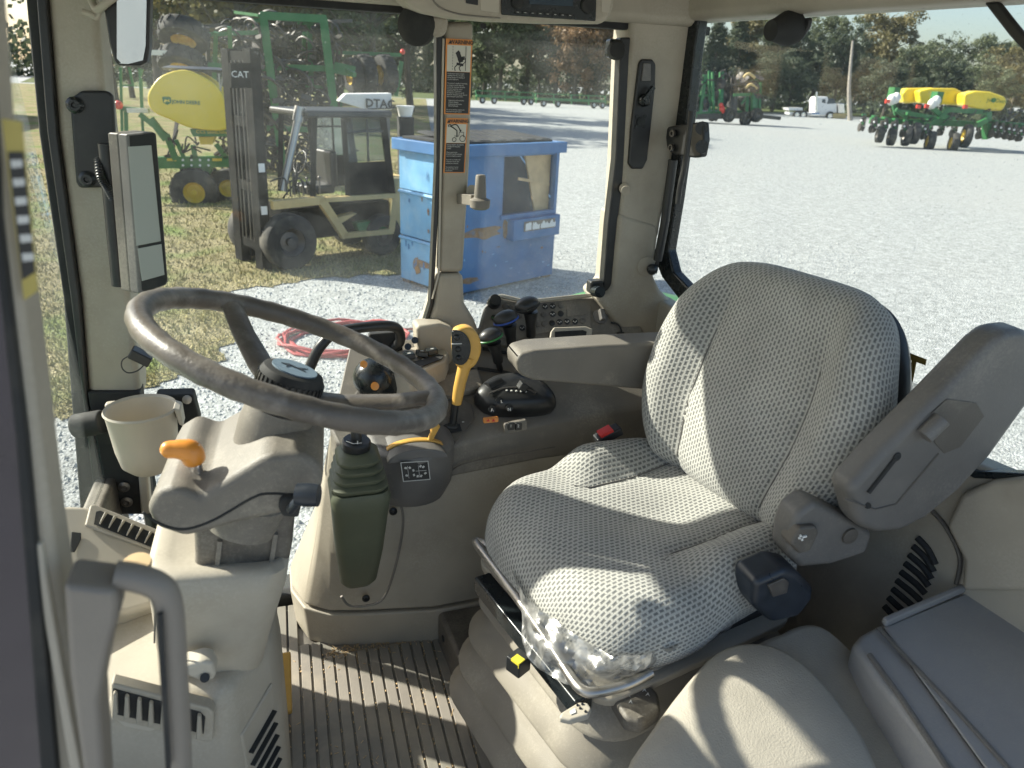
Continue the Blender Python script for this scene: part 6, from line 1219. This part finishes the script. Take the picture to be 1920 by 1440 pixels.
pillow_obj('cushion', 'fabric', S, pillow(64, .243, .248, 3.8, .085, .80, ctop), Matrix.Translation((-.012, .016, 0)), .025)
def btop(h, w):
    z = .045+.040*smooth((abs(w)-.125)/.075)*(1-.75*smooth((h-.10)/.14))+.018*math.exp(-((h+.10)/.10)**2)*math.exp(-(w/.12)**2)
    z -= .006*math.exp(-((abs(w)-.128)/.008)**2)*(1-smooth((h-.05)/.12))
    return z
def bshape(h, w): k = 1-.20*smooth((h-.0)/.24)-.17*smooth((-.04-h)/.19); return h, w*k
tl = R(15); upv = V((math.sin(tl), 0, math.cos(tl))); nv_ = V((-math.cos(tl), 0, math.sin(tl)))
bo = V((.20, 0, .575))+upv*.210
X = Matrix(((upv.x, 0, nv_.x, bo.x), (upv.y, 1, nv_.y, bo.y), (upv.z, 0, nv_.z, bo.z), (0, 0, 0, 1)))
pillow_obj('backrest', 'fabric', S, pillow(64, .230, .264, 4.3, .055, .78, btop, bshape), X, .03)
X2 = X @ Matrix.Translation((-.005, 0, -.024))
pillow_obj('back_shell', 'black', S, pillow(24, .226, .246, 4.3, .03, .8, lambda h, w: .0, bshape), X2, .02)
def sb(b, name, m, **k): return b.done(name, m, k.pop('par', S), local=True, **k)
for s in (-1, 1):
    b = B(); b.tube(crom([bo+V((.02, s*.19, -.2)), bo+V((.06, s*.20, -.1)), bo+V((.08, s*.19, .05)), bo+V((.10, s*.16, .14))], 5), .012, 10)
    sb(b, 'back_frame', 'black_gloss')
sf = [V((x, s*.121+.016, 0)) for s in (1,) for x in (0,)]
for s in (-1, 1):
    b = B(); q = [V((x-.012, s*(.120+.02*smooth((-.02-x)/.05))+.016, ctop(x, s*.12)+.0012)) for x in [-.05+.03*i for i in range(9)]]; b.tube(q, .0016, 6); sb(b, 'seam', 'grey_plastic')
    b = B(); q = [X @ V((h, s*.129*bshape(h, 1)[1], btop(h, s*.129)+.0012)) for h in [-.19+.03*i for i in range(10)]]; b.tube(q, .0016, 6); sb(b, 'seam', 'grey_plastic')
# suspension: pan, frame, bellows, base
b = B(); b.loft([[V((x-.01, y+.015, z)) for x, y in ring2(w, d, .05)] for w, d, z in ((.34, .36, .41), (.41, .40, .43), (.42, .42, .455), (.40, .40, .475))]); sb(b, 'seat_pan', 'black_matte')
for k in range(4):
    z1 = .418-k*.078; ox = -.020-.012*k; gw = .012*k
    prof = [(.37+gw, .37+gw, z1-.004), (.384+gw, .376+gw, z1-.008), (.402+gw, .39+gw, z1-.022), (.436+gw, .416+gw, z1-.044), (.482+gw, .45+gw, z1-.064), (.482+gw, .45+gw, z1-.072), (.43+gw, .40+gw, z1-.077)]
    b = B(); b.loft([[V((x+ox, y, z+(.010*math.cos(y*14+k) if 1 < i < 6 else 0))) for x, y in ring2(w, d, .085, 7)] for i, (w, d, z) in enumerate(prof)]); sb(b, 'bellows_fold', 'bellows_taupe', ang=60)
b = B(); b.loft([[V((x-.04, y, z)) for x, y in ring2(.37, .37, .07)] for z in (.08, .41)]); sb(b, 'bellows_core', 'taupe_dark')
b = B(); b.loft([[V((x-.025, y, z)) for x, y in ring2(w, d, .04)] for w, d, z in ((.44, .42, .405), (.445, .43, .425), (.42, .41, .43))]); up_ = sb(b, 'upper_housing', 'beige', bev=.004)
b = B(); b.prism([V((.285, 1.385, 0)), V((.335, .80, 0)), V((.86, .80, 0)), V((.86, 1.385, 0))], (0, 0, .105)); b.done('base_plinth', 'taupe_dark', S, bev=.012)
b = B(); b.cyl(V((.29, 1.33, .06)), V((.286, 1.33, .06)), .008); b.done('plinth_screw', 'black', S)
b = B(); b.box((-.262, -.02, .41), (.035, .34, .035)); sb(b, 'slide_rail', 'black_gloss', bev=.004)
b = B(); P_ = PZ(.462, '1045,1025 930,1026 905,1018 893,1018 925,1062 985,1142 1045,1230 1072,1272 1092,1294 1118,1298 1175,1284 1220,1262'); b.tube(crom(P_, 5), .0082, 12); b.done('adjust_bar', 'steel', S)
p = onz(972, 1243, .42); b = B(); b.box(p, (.03, .03, .03), Matrix.Rotation(R(30), 3, 'Z')); wl_ = b.done('weight_window', 'black', S, bev=.003); b = B(); b.box(p+V((-.004, -.008, .012)), (.015, .017, .01), Matrix.Rotation(R(30), 3, 'Z')); b.done('weight_indicator', 'yellow_tag', wl_)
p = onz(1080, 1330, .42); b = B(); b.prism([onz(x, y, .43) for x, y in pts('1048,1345 1052,1335 1085,1315 1102,1316 1110,1328 1104,1340 1070,1350')], (0, 0, -.012)); kn_ = b.done('height_lever', 'beige_light', S, bev=.004)
for x, y in ((1083, 1322), (1088, 1328), (1098, 1334), (1092, 1320)): b = B(); b.cyl(onz(x, y, .43), onz(x, y, .4315), .0022, n=8); b.done('lever_dot', 'black', kn_)
b = B(); b.prism([onz(x, y, .431) for x, y in pts('1068,1334 1078,1328 1080,1336 1070,1340')], (0, 0, .0006)); b.done('lever_arrow', 'white', kn_, smooth=False)
b = B(); b.prism([onz(x, y, .42) for x, y in pts('1145,1300 1215,1280 1235,1295 1240,1330 1205,1352 1172,1346')], (0, 0, -.03)); fp_ = b.done('position_handle', 'taupe_dark', S, bev=.008)
for x, y in ((1178, 1304), (1182, 1316), (1208, 1294), (1214, 1302)): b = B(); b.prism([onz(x-4, y+3, .4212), onz(x+1, y-4, .4212), onz(x+4, y+4, .4212), onz(x+1, y, .4212)], (0, 0, .0005)); b.done('handle_mark', 'white', fp_, smooth=False)
# crumpled protective film under the cushion
rz = random.Random(4)
from mathutils import noise as mn
up_l = crom([onz(x, y, .505) for x, y in pts('955,1060 985,1118 1030,1155 1085,1195 1150,1228 1220,1222 1300,1195 1380,1150')], 8)
lo_l = crom([onz(x, y, .445) for x, y in pts('990,1130 978,1190 1000,1245 1045,1275 1085,1288 1160,1282 1260,1245 1370,1180')], 8)
n = len(up_l); rows = 22; vs = []; fs = []
for j in range(rows):
    for i in range(n):
        p = up_l[i].lerp(lo_l[i], j/(rows-1)); q = p*20; r1 = abs(mn.noise(q))*2-.5; r2 = abs(mn.noise(q*2.3+V((5, 1, 2))))*2-.5
        vs.append(p+V((-.4, -.8, .45))*(.014*r1+.007*r2))
for j in range(rows-1):
    for i in range(n-1): fs.append((j*n+i, j*n+i+1, (j+1)*n+i+1, (j+1)*n+i))
b = B(); b.add(vs, fs); b.done('protective_film', 'film', S, ang=30)
b = B(); c0 = onp(1690, 775, Pr-nr*.05, nr); vs = []; fs = []
for j in range(8):
    for i in range(6): vs.append(c0+rdir*((i-2.5)*.018+rz.gauss(0, .006))+V((0, 0, (j-3.5)*.016+rz.gauss(0, .006)))+nr*rz.gauss(0, .012))
for j in range(7):
    for i in range(5): fs.append((j*6+i, j*6+i+1, j*6+i+7, j*6+i+6))
b.add(vs, fs); b.done('protective_film', 'film', S, ang=25)
b = B(); vs = []; fs = []
for i in range(8):
    for j in range(3): vs.append((SL @ V((.165+.012*j+rz.gauss(0, .003), -.09+i*.018, .588+rz.gauss(0, .003)))))
for i in range(7):
    for j in range(2): fs.append((i*3+j, i*3+j+1, i*3+j+4, i*3+j+3))
b.add(vs, fs); b.done('film_scrap', 'film', S)
# right armrest (lowered) and left armrest (raised)
P_ = PY(1.30, '968,676 976,664 1002,657 1130,648 1250,642 1300,642 1300,738 1215,732 1120,724 1000,714 977,705 970,694')
b = B(); b.prism(P_, (0, .075, 0)); b.done('armrest', 'taupe', S, bev=.02, seg=5, label='lowered taupe armrest on the console side')
PA = '1590,918 1608,900 1655,848 1755,748 1855,645 1885,622 1920,618 1975,640 2000,680 1925,770 1860,860 1800,925 1740,975 1690,1000 1645,1004 1610,990'
P_ = PY(.735, PA)
b = B(); b.prism(P_, (0, .05, 0)); la = b.done('armrest', 'grey_plastic', S, bev=.016, seg=4, label='raised dark grey armrest on the door side')
def la_p(s, t, name, m, Y=.7345, bev=.002): b = B(); b.prism(PY(Y, s), (0, -t, 0)); return b.done(name, m, la, bev=bev)
b = B(); b.tube([ony(x, y, .7335) for x, y in ((1628, 924), (1655, 890), (1680, 858))], .0034, 8); b.ball(ony(1682, 857, .734), (.0075, .002, .0075)); b.done('armrest_slot', 'black_matte', la)
la_p('1745,775 1775,748 1830,755 1845,780 1800,838 1770,850 1752,830', .001, 'recess', 'taupe_dark')
b = B(); b.cyl(ony(1732, 818, .727), ony(1765, 786, .727), .0135, n=18); b.done('adjust_roller', 'grey_plastic', la)
b = B(); b.tube([ony(x, y, .7345) for x, y in ((1583, 935), (1640, 955), (1680, 945), (1760, 850))], .0016, 6); b.done('edge_crease', 'taupe_dark', la)
b = B(); b.cyl(ony(1627, 948, .735), ony(1627, 948, .732), .005); b.done('screw_hole', 'black_matte', la)
P_ = PY(.765, '1495,965 1530,940 1600,975 1640,1000 1628,1040 1560,1062 1500,1068 1478,1040 1482,1000')
b = B(); b.prism(P_, (0, .05, 0)); pv = b.done('recline_bracket', 'grey_plastic', S, bev=.012)
b = B(); b.lathe([(.014, 0), (.014, .004), (.010, .005), (.001, .005)], ony(1592, 1004, .765), (0, -1, 0), 20); b.done('pivot_cap', 'taupe_dark', pv)
P_ = PY(.755, '1482,1022 1500,990 1532,987 1537,1000 1520,1035 1500,1040'); b = B(); b.prism(P_, (0, .03, 0)); rl = b.done('recline_lever', 'taupe_dark', S, bev=.005)
b = B(); b.beam(ony(1497, 1009, .754), ony(1512, 1005, .754), .003); b.beam(ony(1500, 1003, .754), ony(1504, 1013, .754), .003); b.done('lever_mark', 'white', rl, smooth=False)
# belt retractor and buckle
P_ = PY(.74, '1415,1092 1470,1068 1500,1075 1528,1105 1528,1125 1500,1160 1450,1172 1412,1140')
b = B(); b.prism(P_, (0, .06, 0)); br_ = b.done('belt_retractor', 'navy_black', S, bev=.012)
b = B(); b.prism(PY(.736, '1440,1098 1470,1085 1480,1092 1476,1112 1450,1120'), (0, .006, 0)); b.done('retractor_plate', 'steel_dark', br_, bev=.001)
c = ony(1140, 815, 1.26); b = B(); b.box(c, (.06, .03, .02), Matrix.Rotation(R(-25), 3, 'Y')); bk = b.done('belt_buckle', 'black', S, bev=.004); b = B(); b.box(c+V((-.01, -.004, .011)), (.03, .025, .006), Matrix.Rotation(R(-25), 3, 'Y')); b.done('release_button', 'red', bk)

# ================================================================== folded passenger seat and storage box
T = thing('folding_passenger_seat', 'folded grey-beige passenger seat at the front right of the picture', 'seat', (.65, .65, 0))
mat('grained', (.37, .34, .285), .6, var=.1, scale=14, bump=.5, bscale=380, dirt=(.36, .33, .27), dscale=9, damt=.25)
pn_ = V((-.10, -.22, .97)).normalized(); p0_ = V((.62, .66, .47))
def IS(x, y, k=0): return onp(x, y, p0_+pn_*k, pn_)
P_ = crom([IS(x, y) for x, y in pts('1150,1560 1175,1440 1215,1375 1285,1280 1345,1220 1405,1203 1465,1214 1530,1262 1590,1335 1640,1420 1665,1560 1400,1640')], 3, True)
c_ = sum(P_, V())/len(P_); b = B()
b.loft([[p-pn_*.05 for p in P_], [p-pn_*.015 for p in P_], [p.lerp(c_, .03) for p in P_], [p.lerp(c_, .09)+pn_*.008 for p in P_], [p.lerp(c_, .5)+pn_*.014 for p in P_]]); b.done('seat_back', 'grained', T, ang=70)
P_ = crom([IS(x, y, -.045) for x, y in pts('1425,1225 1462,1186 1510,1168 1552,1180 1610,1235 1700,1335 1795,1440 1900,1560 1650,1640 1560,1450')], 3, True); c_ = sum(P_, V())/len(P_); b = B()
b.loft([[p-pn_*.06 for p in P_], [p-pn_*.012 for p in P_], [p.lerp(c_, .03) for p in P_], [p.lerp(c_, .1)+pn_*.006 for p in P_]]); b.done('seat_cushion', 'grained', T, ang=70)
b = B(); b.box((.72, .58, .19), (.3, .16, .38)); b.done('pedestal', 'taupe_dark', T, bev=.02)
T = thing('storage_box', 'grey storage box with lidded tray top at the bottom right corner', 'box', (1.0, .62, 0))
tn_ = V((0, -.05, 1)).normalized(); tp_ = V((1.0, .7, .50))
def TB(x, y, k=0): return onp(x, y, tp_+tn_*k, tn_)
P_ = [TB(x, y) for x, y in pts('1598,1205 1612,1188 1645,1170 1880,1075 2050,1040 2250,1300 2100,1600 1900,1560 1760,1420 1640,1270')]
b = B(); b.prism(P_, (0, 0, -.48)); b.done('body', 'storage_grey', T, bev=.012)
b = B(); b.prism([TB(x, y, .001) for x, y in pts('1655,1180 1880,1088 2060,1050 2200,1300 2080,1560 1900,1520')], tn_*.006); b.done('lid', 'storage_grey', T, bev=.004)
b = B(); b.prism([TB(x, y, .007) for x, y in pts('1650,1168 1872,1073 1882,1080 1660,1178')], tn_*.014); b.done('lid_rail', 'storage_grey', T, bev=.004)
b = B(); b.tube([TB(x, y, .008) for x, y in pts('1648,1178 1720,1255 1800,1340 1890,1440 1945,1505')], .0035, 8); b.done('lid_edge', 'grey_plastic', T)
b = B(); b.tube([TB(x, y, .001) for x, y in pts('1630,1228 1690,1310 1760,1415 1800,1480')], .0045, 8); b.done('body_rib', 'grey_plastic', T)
b = B(); b.cyl(TB(1880, 1127, .006), TB(1880, 1127, .0085), .003, n=8); b.done('screw', 'black', T)
